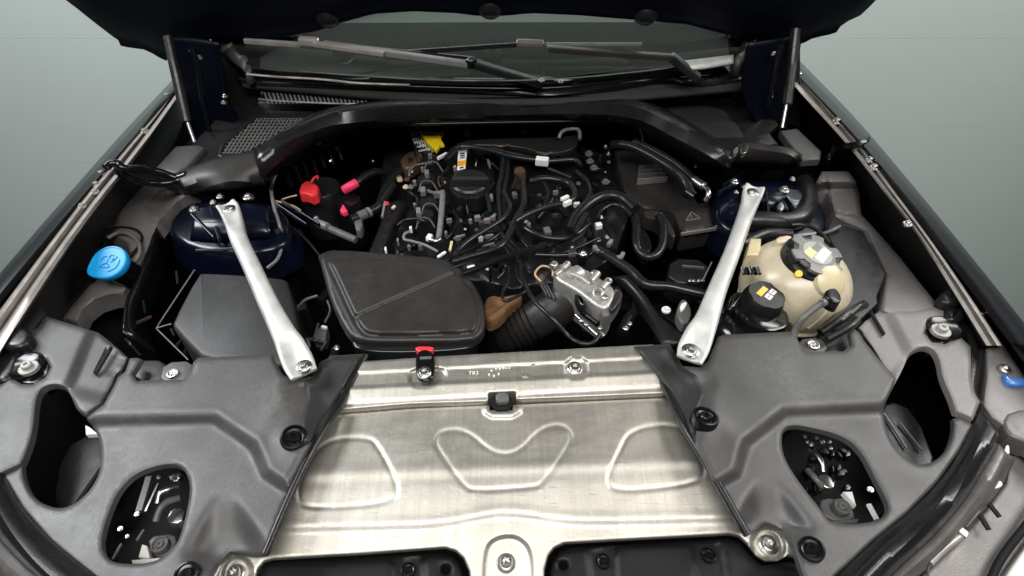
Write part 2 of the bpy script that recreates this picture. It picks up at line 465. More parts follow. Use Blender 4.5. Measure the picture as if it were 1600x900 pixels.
def wear_alu():                                       # fine scratches, specks and stains on the bare aluminium
    nt = M['alu'].node_tree; N = nt.nodes; L = nt.links
    b = N['Principled BSDF']; src = b.inputs['Base Color'].links[0].from_socket
    tc = N.new('ShaderNodeTexCoord')
    def layer(rot, sc, lo, hi, col, amt, mask=None):
        nonlocal src
        mp = N.new('ShaderNodeMapping'); mp.inputs['Rotation'].default_value = (0, 0, rot); mp.inputs['Scale'].default_value = sc
        L.new(tc.outputs['Object'], mp.inputs['Vector'])
        n = N.new('ShaderNodeTexNoise'); n.inputs['Scale'].default_value = 1.0; n.inputs['Detail'].default_value = 3; n.inputs['Distortion'].default_value = 0.6
        L.new(mp.outputs[0], n.inputs['Vector'])
        r = N.new('ShaderNodeMapRange'); r.inputs['From Min'].default_value = lo; r.inputs['From Max'].default_value = hi
        r.inputs['To Max'].default_value = amt; L.new(n.outputs['Fac'], r.inputs['Value'])
        mx = N.new('ShaderNodeMix'); mx.data_type = 'RGBA'; L.new(r.outputs[0], mx.inputs['Factor'])
        L.new(src, mx.inputs['A']); mx.inputs['B'].default_value = (*col, 1); src = mx.outputs['Result']
    layer(0.3, (22, 420, 20), 0.66, 0.72, (0.20, 0.18, 0.15), 0.55)
    layer(1.2, (26, 380, 20), 0.68, 0.73, (0.22, 0.20, 0.17), 0.5)
    layer(2.3, (30, 400, 20), 0.67, 0.72, (0.80, 0.78, 0.72), 0.5)
    layer(0.0, (330, 330, 330), 0.68, 0.76, (0.14, 0.12, 0.10), 0.6)
    layer(0.7, (9, 13, 9), 0.50, 0.72, (0.33, 0.31, 0.28), 0.55)
    layer(0.05, (190, 6, 20), 0.42, 0.70, (0.38, 0.355, 0.31), 0.40)
    layer(0.0, (120, 120, 120), 0.60, 0.72, (0.74, 0.72, 0.66), 0.35)
    L.new(src, b.inputs['Base Color'])
wear_alu()
def glassmat():
    m = bpy.data.materials.new('windscreen_glass'); m.use_nodes = True
    nt = m.node_tree; N = nt.nodes; L = nt.links
    N.remove(N['Principled BSDF'])
    t = N.new('ShaderNodeBsdfTransparent'); t.inputs[0].default_value = (0.42, 0.46, 0.42, 1)
    g = N.new('ShaderNodeBsdfGlossy'); g.inputs['Roughness'].default_value = 0.03
    fr = N.new('ShaderNodeFresnel'); fr.inputs[0].default_value = 1.5
    mx = N.new('ShaderNodeMixShader')
    L.new(fr.outputs[0], mx.inputs[0]); L.new(t.outputs[0], mx.inputs[1]); L.new(g.outputs[0], mx.inputs[2])
    L.new(mx.outputs[0], N['Material Output'].inputs[0])
    return m
M['glass'] = glassmat()

# shared bolt / clip meshes, placed as copies
def proto(fn):
    o = fn(); me = o.data; bpy.data.objects.remove(o); return me
def _hexbolt():
    hexm = lambda a, r, h: r if r > 0.55 or h < 0.2 else r / max(0.3, math.cos(((a + math.pi / 6) % (math.pi / 3)) - math.pi / 6)) * 0.9
    return lathe('bolt', (0, 0, 0), (0, 0, 1), [(1.0, -0.3), (1.0, 0.12), (0.92, 0.18), (0.56, 0.2), (0.56, 0.62), (0.48, 0.72), (0.26, 0.72), (0.22, 0.45)], M['steel'], None, seg=24, mod=hexm, ang=30)
BOLT = proto(_hexbolt)
def _torx():
    star = lambda a, r, h: r if r > 0.4 else r * (1 + 0.22 * math.cos(6 * a))
    return lathe('bolt', (0, 0, 0), (0, 0, 1), [(1.0, -0.3), (1.0, 0.12), (0.9, 0.2), (0.68, 0.22), (0.68, 0.5), (0.6, 0.62), (0.34, 0.64), (0.30, 0.2)], M['steel'], None, seg=36, mod=star, ang=30)
TORX = proto(_torx)
def _clip():
    return lathe('fastener', (0, 0, 0), (0, 0, 1), [(1.0, -0.6), (1.0, 0.1), (0.94, 0.24), (0.8, 0.26), (0.72, 0.05), (0.5, 0.0), (0.46, 0.22), (0.38, 0.3), (0.2, 0.3), (0.14, 0.1)], M['gloss'], None, seg=28, ang=35)
CLIP = proto(_clip)
def put(me, name, px, py, z, r_px, parent, tilt=(0, 0), mat=None, label=None):
    if mat is not None:
        key = me.name + mat.name
        if key not in bpy.data.meshes:
            me2 = me.copy(); me2.name = key; me2.materials.clear(); me2.materials.append(mat)
        me = bpy.data.meshes[key]
    o = bpy.data.objects.new(name, me); COL.objects.link(o)
    o.parent = parent
    s = r_px * mpp(px, py, z)
    p = U(px, py, z)
    if parent is CAR: o.matrix_parent_inverse = Matrix.Translation(-CAR.location)
    o.location = p; o.scale = (s, s, s); o.rotation_euler = (tilt[0], tilt[1], rnd.uniform(0, 6))
    if label: o['label'] = label
    return o

# ------------------------------------------------------------------ the room
def flatbox(name, x0, x1, y0, y1, z0, z1, mat, parent=None):
    return box(name, ((x0 + x1) / 2, (y0 + y1) / 2, (z0 + z1) / 2), ((x1 - x0) / 2, 0, 0), (0, (y1 - y0) / 2, 0), (0, 0, (z1 - z0) / 2), mat, parent, bev=0.0008)
WY = 2.75; FZ = -2.55                                 # the car stands up on a lift, the floor is far below
wall = flatbox('wall', -6, 6, WY + 0.03, WY + 0.2, FZ, 3.2, M['wall'])
wall['kind'] = 'structure'
zz = FZ; k = 0
while zz < 3.0:                                     # the wide boards the wall is clad with
    flatbox('wall_panel', -6, 6, WY, WY + 0.0288, zz + 0.0004, zz + 0.2196, M['wall'], wall)
    zz += 0.22
fp = [(-4.0, FZ), (1.4, FZ), (2.2, FZ), (WY + 0.1, FZ)]
floor = mk('floor', [V((x, y, z)) for y, z in fp for x in (-8, 8)], [(2 * i, 2 * i + 1, 2 * i + 3, 2 * i + 2) for i in range(len(fp) - 1)], M['floor'])   # painted floor
floor['kind'] = 'structure'

# ------------------------------------------------------------------ the car
CAR = bpy.data.objects.new('car', None); COL.objects.link(CAR)
CAR.location = (0, 1.0, -0.9)
CAR['label'] = 'dark navy car, bonnet open over an engine bay with two silver braces'
CAR['category'] = 'car'

# --- inner tub: dark floor and walls of the engine bay
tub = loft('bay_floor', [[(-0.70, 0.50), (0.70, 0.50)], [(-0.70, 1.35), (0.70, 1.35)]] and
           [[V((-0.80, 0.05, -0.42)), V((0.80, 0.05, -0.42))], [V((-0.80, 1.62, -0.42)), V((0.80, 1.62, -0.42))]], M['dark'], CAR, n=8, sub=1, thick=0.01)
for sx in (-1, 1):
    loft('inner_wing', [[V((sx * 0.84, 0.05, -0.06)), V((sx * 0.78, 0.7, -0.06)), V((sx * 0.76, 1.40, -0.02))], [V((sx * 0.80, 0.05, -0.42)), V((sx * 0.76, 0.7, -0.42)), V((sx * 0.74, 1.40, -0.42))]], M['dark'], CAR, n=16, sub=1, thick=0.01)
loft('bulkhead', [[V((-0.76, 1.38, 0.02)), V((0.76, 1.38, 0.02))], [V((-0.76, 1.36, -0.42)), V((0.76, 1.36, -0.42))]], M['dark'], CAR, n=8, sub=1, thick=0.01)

# --- aluminium front plate -------------------------------------------------
def z_plate(px, py):
    yb = 728 - (px - 800) * 0.035                    # the fold across the plate
    d = np.maximum(0, py - yb)
    soft = np.sqrt(d * d + 8 ** 2) - 8
    return -0.006 - 0.000150 * np.where(d > 0, soft, 0)
EMB_L = chaikin([(470, 735), (508, 686), (575, 683), (590, 695), (625, 762), (612, 788), (478, 796), (464, 778)], 3)
EMB_C = chaikin([(678, 690), (688, 673), (728, 671), (770, 709), (808, 709), (846, 668), (880, 663), (895, 680), (888, 700), (848, 757), (832, 762), (742, 768), (724, 760), (686, 706)], 2)
EMB_R = chaikin([(985, 670), (1062, 661), (1090, 700), (1104, 738), (1086, 757), (962, 770), (946, 750), (968, 705)], 3)
TAB = chaikin([(755, 930), (757, 865), (768, 843), (800, 836), (822, 848), (832, 872), (832, 930)], 2)
LOBE_R = chaikin([(1176, 868), (1174, 840), (1190, 822), (1215, 826), (1228, 850), (1224, 872), (1205, 877)], 2)
LOBE_L = chaikin([(345, 925), (348, 888), (365, 868), (385, 872), (396, 895), (385, 925)], 2)
def r_plate(px, py):
    h = 0.0 * px
    for E in (EMB_L, EMB_C, EMB_R):                   # pressed-in fields outlined by a narrow bead
        d = sdf(px, py, E)
        h = h - 0.0006 * sm(0.5 - d / 7) - 0.0011 * np.exp(-(d / 3.4) ** 2)
    yb = 728 - (px - 800) * 0.035
    h = h + 0.0005 * np.exp(-((py - yb + 2) / 9.0) ** 2) - 0.0005 * np.exp(-((py - yb - 16) / 9.0) ** 2)
    arch = np.exp(-((px - 790) / 75.0) ** 2)
    yl = 829 - (px - 440) * 0.022 - 16 * arch
    h = h - 0.0026 * sm((py - yl) / 16 + 0.5) + 0.0005 * np.exp(-((py - yl + 10) / 7.0) ** 2)
    h = h - raised(px, py, TAB, 0.0045, 9) - raised(px, py, LOBE_R, 0.006, 10) - raised(px, py, LOBE_L, 0.006, 10)
    # dents and handling marks
    h = h + 0.00010 * np.sin(px / 61 + 1.3) * np.sin(py / 37)
    fr = raised(px, py, [(757, 612), (812, 612), (814, 644), (800, 652), (768, 652), (756, 644)], 0.004, 8)
    return h + fr
plate_out = [(505, 658), (532, 648), (640, 639), (757, 634), (765, 634), (765, 641), (801, 641), (801, 633), (930, 627), (1040, 622), (1062, 634),
             (1082, 665), (1126, 738), (1184, 822), (1200, 816), (1220, 826), (1238, 850), (1262, 872), (1250, 874), (1230, 868), (1215, 876), (1196, 876), (1182, 868), (1168, 850), (1155, 838), (1140, 835)] + \
            [(1000, 842), (882, 849), (866, 856), (857, 868), (851, 890), (848, 960), (742, 960), (733, 893), (724, 872), (712, 861), (696, 856)] + \
            [(560, 866), (425, 874), (412, 878), (402, 890), (396, 915), (390, 950), (318, 950), (330, 905), (345, 880), (360, 866), (398, 866), (450, 740), (488, 678)]
plate = panel('front_plate', plate_out, z_plate, M['alu'], CAR, 'bare stamped aluminium plate with a V and two trapezoids embossed in it', relief=r_plate, step=2.7, th=0.003, edge=5, edge_h=0.0015, ang=60)
put(TORX, 'bolt', 791, 880, -0.0335, 15, plate)
put(TORX, 'bolt', 1201, 851, -0.031, 15, plate)
put(TORX, 'bolt', 367, 897, -0.034, 15, plate)

# --- black lower grille covers in front of it ------------------------------
gl = panel('grille_cover', [(398, 900), (404, 886), (418, 879), (690, 864), (708, 869), (720, 884), (727, 905), (732, 1000), (380, 1000)], lambda x, y: -0.047 - 0.00003 * (y - 860), M['grille'], CAR, 'black grille cover left of the centre tab of the plate',
           holes=[chaikin([(690, 884), (703, 884), (703, 898), (690, 898)], 2)], relief=lambda x, y: -raised(x, y, [(612, 872), (661, 868), (668, 960), (622, 960)], 0.004, 4), step=7, th=0.02)
gr = panel('grille_cover', [(856, 905), (862, 878), (874, 862), (890, 856), (1140, 842), (1158, 850), (1172, 868), (1190, 884), (1230, 878), (1250, 880), (1290, 930), (1330, 1000), (850, 1000)], lambda x, y: -0.045 - 0.00003 * (y - 845), M['grille'], CAR, 'black grille cover right of the centre tab of the plate',
           holes=[chaikin([(874, 878), (886, 878), (886, 890), (874, 890)], 2)], relief=lambda x, y: -raised(x, y, [(918, 858), (963, 854), (970, 960), (930, 960)], 0.004, 4) - raised(x, y, [(1080, 850), (1126, 847), (1146, 960), (1098, 960)], 0.004, 4), step=7, th=0.02)
put(CLIP, 'screw', 638, 891, -0.050, 12, gl)
put(CLIP, 'screw', 943, 877, -0.048, 12, gr)
put(CLIP, 'screw', 1107, 868, -0.048, 12, gr)

# --- radiator support (slam panel) ------------------------------------------
def vsl(px, py):                                      # 0 at the rear edge, 1 at the front edge
    top = 563 - (px - 570) * 0.053; bot = 639 - (px - 535) * 0.052
    return (py - top) / (bot - top)
REC = chaikin([(883, 560), (918, 558), (920, 590), (884, 593)], 1)
REC2 = chaikin([(640, 575), (690, 573), (700, 590), (672, 606), (640, 604)], 1)
def r_slam(px, py):
    v = vsl(px, py)
    h = 0.0022 * sm((0.26 - v) / 0.05 + 0.5)
    h = h + 0.0025 * sm((v - 0.56) / 0.05 + 0.5) - 0.0048 * np.clip((v - 0.60) / 0.24, 0, 1)
    h = h - 0.0025 * sm((v - 0.87) / 0.08 + 0.5)
    h = h - raised(px, py, REC, 0.0035, 4) - raised(px, py, REC2, 0.0030, 5)
    return h + 0.0002 * np.sin(px / 47) * np.sin(py / 9)
slam = panel('radiator_support', [(545, 566), (700, 556), (860, 547), (1020, 538), (1075, 612), (1045, 614), (930, 619), (807, 624), (805, 612), (764, 614), (762, 627), (640, 631), (510, 642)], lambda x, y: 0.006, M['alu'], CAR,
             'aluminium cross member behind the front plate', relief=r_slam, step=2.6, th=0.03, edge=3, edge_h=0.001, ang=60)
put(TORX, 'bolt', 898, 575, 0.003, 12, slam)
text('marking', 'TR2', 740, 583, 0.0075, 7, M['white'], slam, 0.04)
text('marking', '03', 793, 574, 0.0075, 7, M['white'], slam, 0.04)
for q in ((775, 576), (768, 579), (764, 585), (772, 587), (779, 584), (781, 576), (786, 575)):
    put(CLIP, 'marking', q[0], q[1], 0.0070, 1.6, slam, mat=M['white'])
put(CLIP, 'stamp', 833, 569, 0.0068, 3, slam, mat=M['steel']); put(CLIP, 'stamp', 821, 587, 0.0068, 4.5, slam, mat=M['steel'])
lat = prism('latch_hook', [(768, 616), (799, 614), (800, 640), (769, 641)], 0.03, M['dark'], CAR, 'black catch in the notch at the middle of the plate edge', z=0.001, bev=0.002, rnd_n=1)
prism('latch_tab', [(774, 613), (794, 612), (796, 627), (775, 628)], 0.008, M['grey'], lat, z=0.010, bev=0.002, rnd_n=1)

# --- moulded side covers over the headlamps ----------------------------------
KID_L = chaikin([(58, 618), (72, 603), (95, 602), (110, 614), (120, 645), (140, 660), (158, 690), (158, 735), (142, 765), (120, 786), (95, 796), (68, 788), (48, 772), (38, 745), (40, 715), (54, 675)], 2)
HOLE_L = chaikin([(160, 838), (178, 785), (192, 762), (212, 742), (250, 728), (282, 727), (296, 748), (297, 775), (285, 828), (276, 852), (252, 874), (220, 882), (178, 880), (162, 866)], 2)
HIGH_L = [(60, 400), (140, 656), (335, 652), (398, 694), (416, 738), (450, 760), (520, 640), (620, 500)]
FLANK_L = [(462, 604), (505, 560), (560, 530), (640, 520), (600, 700), (505, 680)]
def r_cov_l(px, py):
    h = raised(px, py, HIGH_L, 0.013, 26)
    h = h + 0.002 * np.exp(-(sdf(px, py, HIGH_L) / 10.0) ** 2)
    h = h - raised(px, py, FLANK_L, 0.020, 60)
    u = (py - 765) / 95.0; w = 12 + 42 * np.clip(u, 0, 1)
    cx = 352 + 4 * u
    h = h - 0.020 * sm(u) * np.exp(-(((px - cx) / w) ** 4)) * sm((905 - py) / 40)
    h = h + 0.0022 * np.exp(-((seg_dist(px, py, [(400, 690), (452, 600)], False)) / 16.0) ** 2)
    h = h + 0.006 * np.exp(-((px - 456) ** 2 + (py - 683) ** 2) / 26.0 ** 2)
    return h
covL = panel('headlamp_cover', [(203, 560), (214, 559), (222, 562), (208, 585), (214, 595), (286, 593), (297, 583), (302, 566), (310, 559), (425, 554), (434, 572), (442, 586), (460, 594), (488, 588), (500, 566), (520, 556), (569, 553), (550, 592), (524, 640), (505, 664), (478, 718), (450, 775), (416, 866), (398, 868), (360, 864), (340, 882), (326, 905), (312, 960),
                               (210, 960), (150, 905), (80, 848), (34, 795), (4, 744), (36, 727)] + [tuple(p) for p in chaikin([(36, 727), (38, 748), (50, 774), (68, 788), (95, 796), (120, 786), (142, 765), (158, 735), (158, 690), (146, 668), (136, 656)], 2, False)] + [(136, 652), (162, 632), (178, 604), (184, 590), (196, 580)],
             lambda x, y: 0.014, M['cover'], CAR, 'moulded black cover over the left headlamp with a rounded opening', holes=[HOLE_L], relief=r_cov_l, step=5, th=0.006, edge=6, edge_h=0.0035)
HOLE_R = chaikin([(1220, 680), (1232, 666), (1258, 668), (1318, 683), (1345, 708), (1362, 742), (1385, 785), (1386, 800), (1372, 814), (1330, 820), (1296, 817), (1284, 798), (1250, 756), (1224, 715)], 2)
KID_Rin = [(1395, 607), (1382, 632), (1380, 652), (1388, 682), (1404, 706), (1424, 722), (1442, 727), (1462, 720), (1480, 702), (1489, 672), (1488, 655)]
HIGH_R = [(1500, 400), (1390, 634), (1225, 642), (1164, 690), (1150, 738), (1110, 760), (1040, 640), (960, 500)]
FLANK_R = [(1098, 600), (1070, 560), (1030, 530), (950, 520), (1000, 640), (1070, 690)]
def r_cov_r(px, py):
    h = raised(px, py, HIGH_R, 0.013, 26)
    h = h + 0.002 * np.exp(-(sdf(px, py, HIGH_R) / 10.0) ** 2)
    h = h - raised(px, py, FLANK_R, 0.020, 55)
    u = (py - 740) / 85.0; w = 12 + 40 * np.clip(u, 0, 1)
    cx = 1196 + 10 * u
    h = h - 0.020 * sm(u) * np.exp(-(((px - cx) / w) ** 4)) * sm((850 - py) / 30)
    h = h + 0.0022 * np.exp(-((seg_dist(px, py, [(1150, 690), (1098, 600)], False)) / 16.0) ** 2)
    h = h + 0.006 * np.exp(-((px - 1101) ** 2 + (py - 653) ** 2) / 26.0 ** 2)
    return h
covR = panel('headlamp_cover', [(985, 541), (1046, 538), (1058, 556), (1066, 572), (1094, 574), (1106, 564), (1122, 526), (1132, 523), (1240, 518), (1250, 538), (1256, 549), (1318, 549), (1330, 540), (1326, 520), (1334, 513), (1343, 520), (1350, 532), (1372, 560), (1400, 592)] + [tuple(p) for p in chaikin(KID_Rin, 2, False)] +
             [(1500, 652), (1522, 664), (1500, 704), (1466, 752), (1418, 802), (1362, 848), (1306, 900), (1270, 940), (1250, 890), (1238, 852), (1220, 826), (1196, 820), (1166, 836), (1112, 742), (1066, 664), (1044, 612), (1012, 566)],
             lambda x, y: 0.014, M['cover'], CAR, 'moulded black cover over the right headlamp with a rounded opening', holes=[HOLE_R], relief=r_cov_r, step=5, th=0.006, edge=6, edge_h=0.0035)
fk = panel('flank_shade_panel', [(500, 568), (522, 557), (568, 554), (547, 592), (522, 640), (503, 662), (486, 690), (472, 700), (470, 660), (480, 620), (476, 596), (490, 588)], lambda x, y: 0.0205, M['shade_plenum'], covL, relief=lambda x, y: r_cov_l(x, y), step=5, th=0.012, edge=8, edge_h=0.006)  # darker panel puts shade into the colour of the cover's slope
fk = panel('flank_shade_panel', [(986, 542), (1045, 539), (1057, 557), (1066, 573), (1088, 586), (1100, 618), (1090, 640), (1086, 690), (1066, 664), (1045, 613), (1012, 568)], lambda x, y: 0.0205, M['shade_plenum'], covR, relief=lambda x, y: r_cov_r(x, y), step=5, th=0.012, edge=8, edge_h=0.006)  # same painted shade on the right cover's slope
# rubber edging along the plate
tube('edge_strip', [(571, 556, 0.004), (548, 600, 0.004), (527, 640, 0.012), (506, 672, 0.018), (478, 722, 0.019), (448, 786, 0.016), (414, 866, 0.012)], 6.5, M['rubber'], CAR, 'black edging between the left cover and the aluminium plate', seg=8, n=50)
tube('edge_strip', [(990, 543, 0.0), (1030, 590, 0.002), (1048, 622, 0.010), (1070, 668, 0.019), (1114, 742, 0.018), (1168, 836, 0.012)], 6.5, M['rubber'], CAR, 'black edging between the right cover and the aluminium plate', seg=8, n=50)
for cov, q in ((covL, (459, 684, 0.034, 21)), (covR, (1102, 653, 0.034, 21)), (covL, (292, 897, 0.016, 19))):
    put(CLIP, 'fastener', q[0], q[1], q[2], q[3], cov, tilt=(-0.2, 0.0))
put(CLIP, 'fastener', 1268, 858, 0.017, 20, covR, tilt=(-0.15, 0.1))
# pockets with screw pads in the rear edge of the covers
pk = prism('pocket', [(208, 562), (262, 562), (262, 596), (208, 596)], 0.03, M['black'], covL, z=0.004, bev=0.003, rnd_n=1)
pad = prism('screw_pad', [(256, 566), (302, 563), (298, 590), (284, 598), (248, 597)], 0.02, M['cover'], covL, z=0.010, bev=0.002, rnd_n=1)
put(CLIP, 'screw', 270, 584, 0.012, 9, covL, mat=M['steel'])
pk = prism('pocket', [(1284, 512), (1332, 512), (1330, 552), (1284, 552)], 0.03, M['black'], covR, z=0.004, bev=0.003, rnd_n=1)
pad = prism('screw_pad', [(1244, 530), (1284, 526), (1296, 550), (1256, 554)], 0.02, M['cover'], covR, z=0.010, bev=0.002, rnd_n=1)
put(CLIP, 'screw', 1270, 539, 0.012, 10, covR, mat=M['steel'])

# --- outer covers beside the wings --------------------------------------------
upL = panel('wing_cover', [(72, 494), (112, 507), (154, 520), (171, 533), (186, 546), (200, 559), (193, 578), (183, 586), (176, 604), (160, 630), (134, 649)] + [tuple(p) for p in chaikin([(134, 649), (120, 642), (110, 614), (95, 602), (72, 603), (58, 618), (54, 675), (40, 715), (34, 726)], 2, False)] + [(2, 741), (-90, 790), (-90, 700), (-40, 640), (2, 598), (14, 588), (34, 600), (50, 601), (70, 590), (79, 574), (72, 562), (22, 561), (40, 538), (48, 516), (58, 513)],
            lambda x, y: 0.018, M['cover'], CAR, 'light-worn black cover between the left wing and the headlamp cover', step=5, th=0.008, edge=6, edge_h=0.0035,
            relief=lambda x, y: -0.009 * sm((sdf(x, y, [(150, 500), (105, 610), (230, 640), (230, 540)]) * -1) / 24 + 0.5) - raised(x, y, [(168, 540), (146, 583), (176, 586), (196, 560)], 0.003, 4))
loft('trim_groove', [[(172, 540, 0.0145), (146, 582, 0.0140)], [(176, 543, 0.0145), (150, 586, 0.0140)]], M['dark'], upL, n=8, sub=1, thick=0.002)
tube('seam', [(200, 560, 0.008), (190, 584, 0.008), (177, 608, 0.008), (158, 634, 0.008), (136, 652, 0.006)], 2.4, M['dark'], covL, seg=6)
upR = panel('wing_cover', [(1342, 512), (1352, 502), (1376, 485), (1400, 486), (1430, 486), (1466, 479), (1500, 470), (1484, 492), (1474, 505), (1450, 506), (1444, 520), (1456, 535), (1476, 538), (1500, 526), (1517, 542), (1517, 590), (1521, 612), (1531, 628), (1520, 656), (1492, 644)] + [tuple(p) for p in chaikin([(1492, 644), (1484, 620), (1470, 590), (1466, 562), (1456, 545), (1438, 543), (1420, 554), (1410, 578), (1396, 604)], 2, False)] + [(1370, 560), (1352, 534)],
            lambda x, y: 0.018, M['liner'], CAR, 'grey-black cover between the right wing and the headlamp cover', step=5, th=0.008, edge=6, edge_h=0.0035,
            relief=lambda x, y: -0.009 * sm((sdf(x, y, [(1378, 470), (1424, 560), (1380, 610), (1330, 520)]) * -1) / 24 + 0.5))
loft('trim_groove', [[(1358, 487, 0.0145), (1380, 524, 0.0140)], [(1362, 484, 0.0145), (1384, 521, 0.0140)]], M['dark'], upR, n=8, sub=1, thick=0.002)
tube('seam', [(1340, 514, 0.010), (1362, 544, 0.010), (1378, 570, 0.010), (1400, 594, 0.008)], 2.6, M['dark'], covR, seg=6)
wsup = panel('wing_support', [(1506, 452), (1524, 470), (1554, 518), (1596, 582), (1650, 668), (1720, 770), (1640, 722), (1580, 676), (1548, 654), (1534, 634), (1540, 590), (1540, 535), (1520, 498)], lambda x, y: 0.004 + 0.0 * x, M['liner'], CAR, 'grey inner wing support with a blue part beside the right headlamp', step=6, th=0.02, edge=6)
put(BOLT, 'bolt', 1534, 492, 0.008, 8, wsup); put(BOLT, 'bolt', 1570, 576, 0.008, 9, wsup)
prism('blue_part', [(1568, 580), (1580, 590), (1600, 588), (1606, 602), (1584, 602), (1572, 594)], 0.012, M['bluepaint'], wsup, z=0.012, bev=0.003, rnd_n=1)
prism('bumper_bracket', [(1566, 648), (1600, 636), (1640, 640), (1640, 700), (1600, 690), (1572, 676)], 0.03, M['lip'], CAR, 'grey metal bracket at the right front corner', z=0.006, bev=0.005, rnd_n=1)
loft('wing_support', [[(-120, 640, 0.0), (-40, 560, 0.0), (20, 505, 0.0), (60, 470, 0.0)], [(-100, 700, 0.0), (-20, 610, 0.0), (40, 540, 0.0), (76, 495, 0.0)]], M['gutter'], CAR, n=16, sub=2, thick=0.01)
# rubber boots with an adjuster bolt in each
def boot(cx, cy, pts, lab):
    b = prism('adjuster_boot', pts, 0.03, M['gloss'], CAR, lab, z=0.012, bev=0.004, rnd_n=2)
    lathe('adjuster_cup', U(cx, cy, 0.008), (0, 0, 1), [(0.024, 0), (0.024, 0.010), (0.021, 0.014), (0.017, 0.012)], M['gloss'], b)
    put(BOLT, 'bolt', cx, cy - 2, 0.022, 14, b, mat=M['cast'])
    return b
boot(45, 577, [(14, 561), (72, 560), (81, 574), (70, 592), (46, 603), (22, 596)], 'black boot round the adjuster bolt by the left wing')
boot(1470, 519, [(1444, 505), (1500, 500), (1520, 520), (1500, 528), (1476, 540), (1452, 536), (1442, 520)], 'black boot round the adjuster bolt by the right wing')
for pts, z in (([(-6, 520), (20, 505), (44, 512), (48, 530), (26, 545), (-6, 540)], 0.036), ([(0, 548), (40, 532), (28, 560), (18, 590), (-8, 600), (-30, 580)], 0.022)):
    prism('rubber_stop', pts, 0.04, M['rubber'], CAR, z=z, bev=0.008, rnd_n=2)
for pts, z in (([(1468, 458), (1482, 447), (1504, 450), (1512, 463), (1500, 474), (1476, 473)], 0.036), ([(1476, 478), (1500, 472), (1510, 488), (1506, 500), (1482, 500)], 0.026)):
    prism('rubber_stop', pts, 0.04, M['rubber'], CAR, z=z, bev=0.008, rnd_n=2)
loft('rubber_strap', [[(1500, 500, 0.012), (1516, 530, 0.012), (1520, 560, 0.012), (1518, 600, 0.012), (1530, 632, 0.012)], [(1516, 496, 0.006), (1536, 530, 0.002), (1536, 570, 0.002), (1528, 612, 0.002), (1536, 630, 0.006)]], M['rubber'], CAR, n=24, sub=2, thick=0.01)

# headlamp backs seen in the openings
def lamp_back(name, pts, z, lab):
    return prism(name, pts, 0.02, M['black'], CAR, lab, z=z, bev=0.004, rnd_n=1)
lb = lamp_back('headlamp_back', [(96, 700), (150, 672), (175, 690), (165, 770), (120, 800), (80, 800)], -0.05, 'dark back of the left headlamp down in its opening')
prism('lamp_gap', [(113, 790), (160, 722), (163, 726), (118, 794)], 0.002, M['dark'], lb, z=-0.0475, bev=0.0008, rnd_n=0)
lb = lamp_back('headlamp_back', [(1370, 660), (1385, 622), (1432, 642), (1470, 740), (1410, 740), (1376, 700)], -0.05, 'dark back of the right headlamp down in its opening')
for a, b in (((1381, 646), (1416, 700)), ((1405, 660), (1441, 704))):
    bar('lamp_rib', (a[0], a[1], -0.046), (b[0], b[1], -0.046), 2.2, 3, M['grey'], lb)
prism('clip_tab', [(133, 664), (140, 667), (153, 678), (134, 679)], 0.008, M['white'], lb, z=-0.02, bev=0.001, rnd_n=0)
# mechanisms under the two rounded openings
def mech(flip, lab):
    X = (lambda x: x) if not flip else (lambda x: 1530 - (x - 10))
    base = prism('lamp_mount', [(150, 720), (310, 720), (310, 890), (150, 890)] if not flip else [(1210, 650), (1400, 650), (1400, 830), (1210, 830)], 0.02, M['dark'], CAR, lab, z=-0.11, bev=0.004, rnd_n=1)
    return base
ml = mech(False, 'lamp mounting with levers inside the left rounded opening')
tube('lever', [(246, 786, -0.05), (250, 772, -0.045), (262, 765, -0.045), (278, 760, -0.05)], 5, M['steel'], ml, seg=8)
tube('lever', [(243, 815, -0.05), (250, 796, -0.045), (262, 784, -0.045), (280, 778, -0.05)], 5, M['grey'], ml, seg=8)
bar('rod', (248, 756, -0.05), (228, 800, -0.05), 3, 5, M['steel'], ml); bar('rod', (234, 746, -0.06), (218, 800, -0.06), 9, 8, M['grey'], ml)
bar('rod', (214, 845, -0.05), (225, 828, -0.05), 2.5, 4, M['grey'], ml); bar('rod', (176, 874, -0.05), (190, 850, -0.05), 2.5, 4, M['grey'], ml)
prism('bracket', [(268, 792), (290, 794), (284, 818), (256, 818)], 0.015, M['steel'], ml, z=-0.055, bev=0.002, rnd_n=1)
prism('bracket', [(228, 838), (272, 832), (276, 850), (262, 872), (238, 868)], 0.015, M['grey'], ml, z=-0.055, bev=0.003, rnd_n=1)
prism('tab', [(216, 870), (222, 850), (230, 853), (234, 872)], 0.01, M['white'], ml, z=-0.05, bev=0.001, rnd_n=0)
prism('tab', [(205, 875), (250, 871), (246, 880), (207, 881)], 0.01, M['white'], ml, z=-0.05, bev=0.001, rnd_n=0)
prism('tab', [(264, 742), (284, 738), (278, 752), (266, 752)], 0.01, M['steel'], ml, z=-0.05, bev=0.001, rnd_n=1)
put(CLIP, 'screw', 250, 851, -0.048, 13, ml, mat=M['grey'])
mr = mech(True, 'lamp mounting with levers inside the right rounded opening')
tube('lever', [(1264, 706, -0.05), (1276, 712, -0.045), (1284, 724, -0.045), (1286, 737, -0.05)], 5, M['steel'], mr, seg=8)
tube('lever', [(1262, 735, -0.05), (1274, 748, -0.045), (1284, 760, -0.05)], 5, M['grey'], mr, seg=8)
prism('bracket', [(1276, 742), (1296, 740), (1308, 764), (1286, 762)], 0.015, M['steel'], mr, z=-0.055, bev=0.002, rnd_n=1)
prism('bracket', [(1278, 782), (1300, 776), (1332, 790), (1338, 814), (1292, 814)], 0.015, M['grey'], mr, z=-0.060, bev=0.003, rnd_n=1)
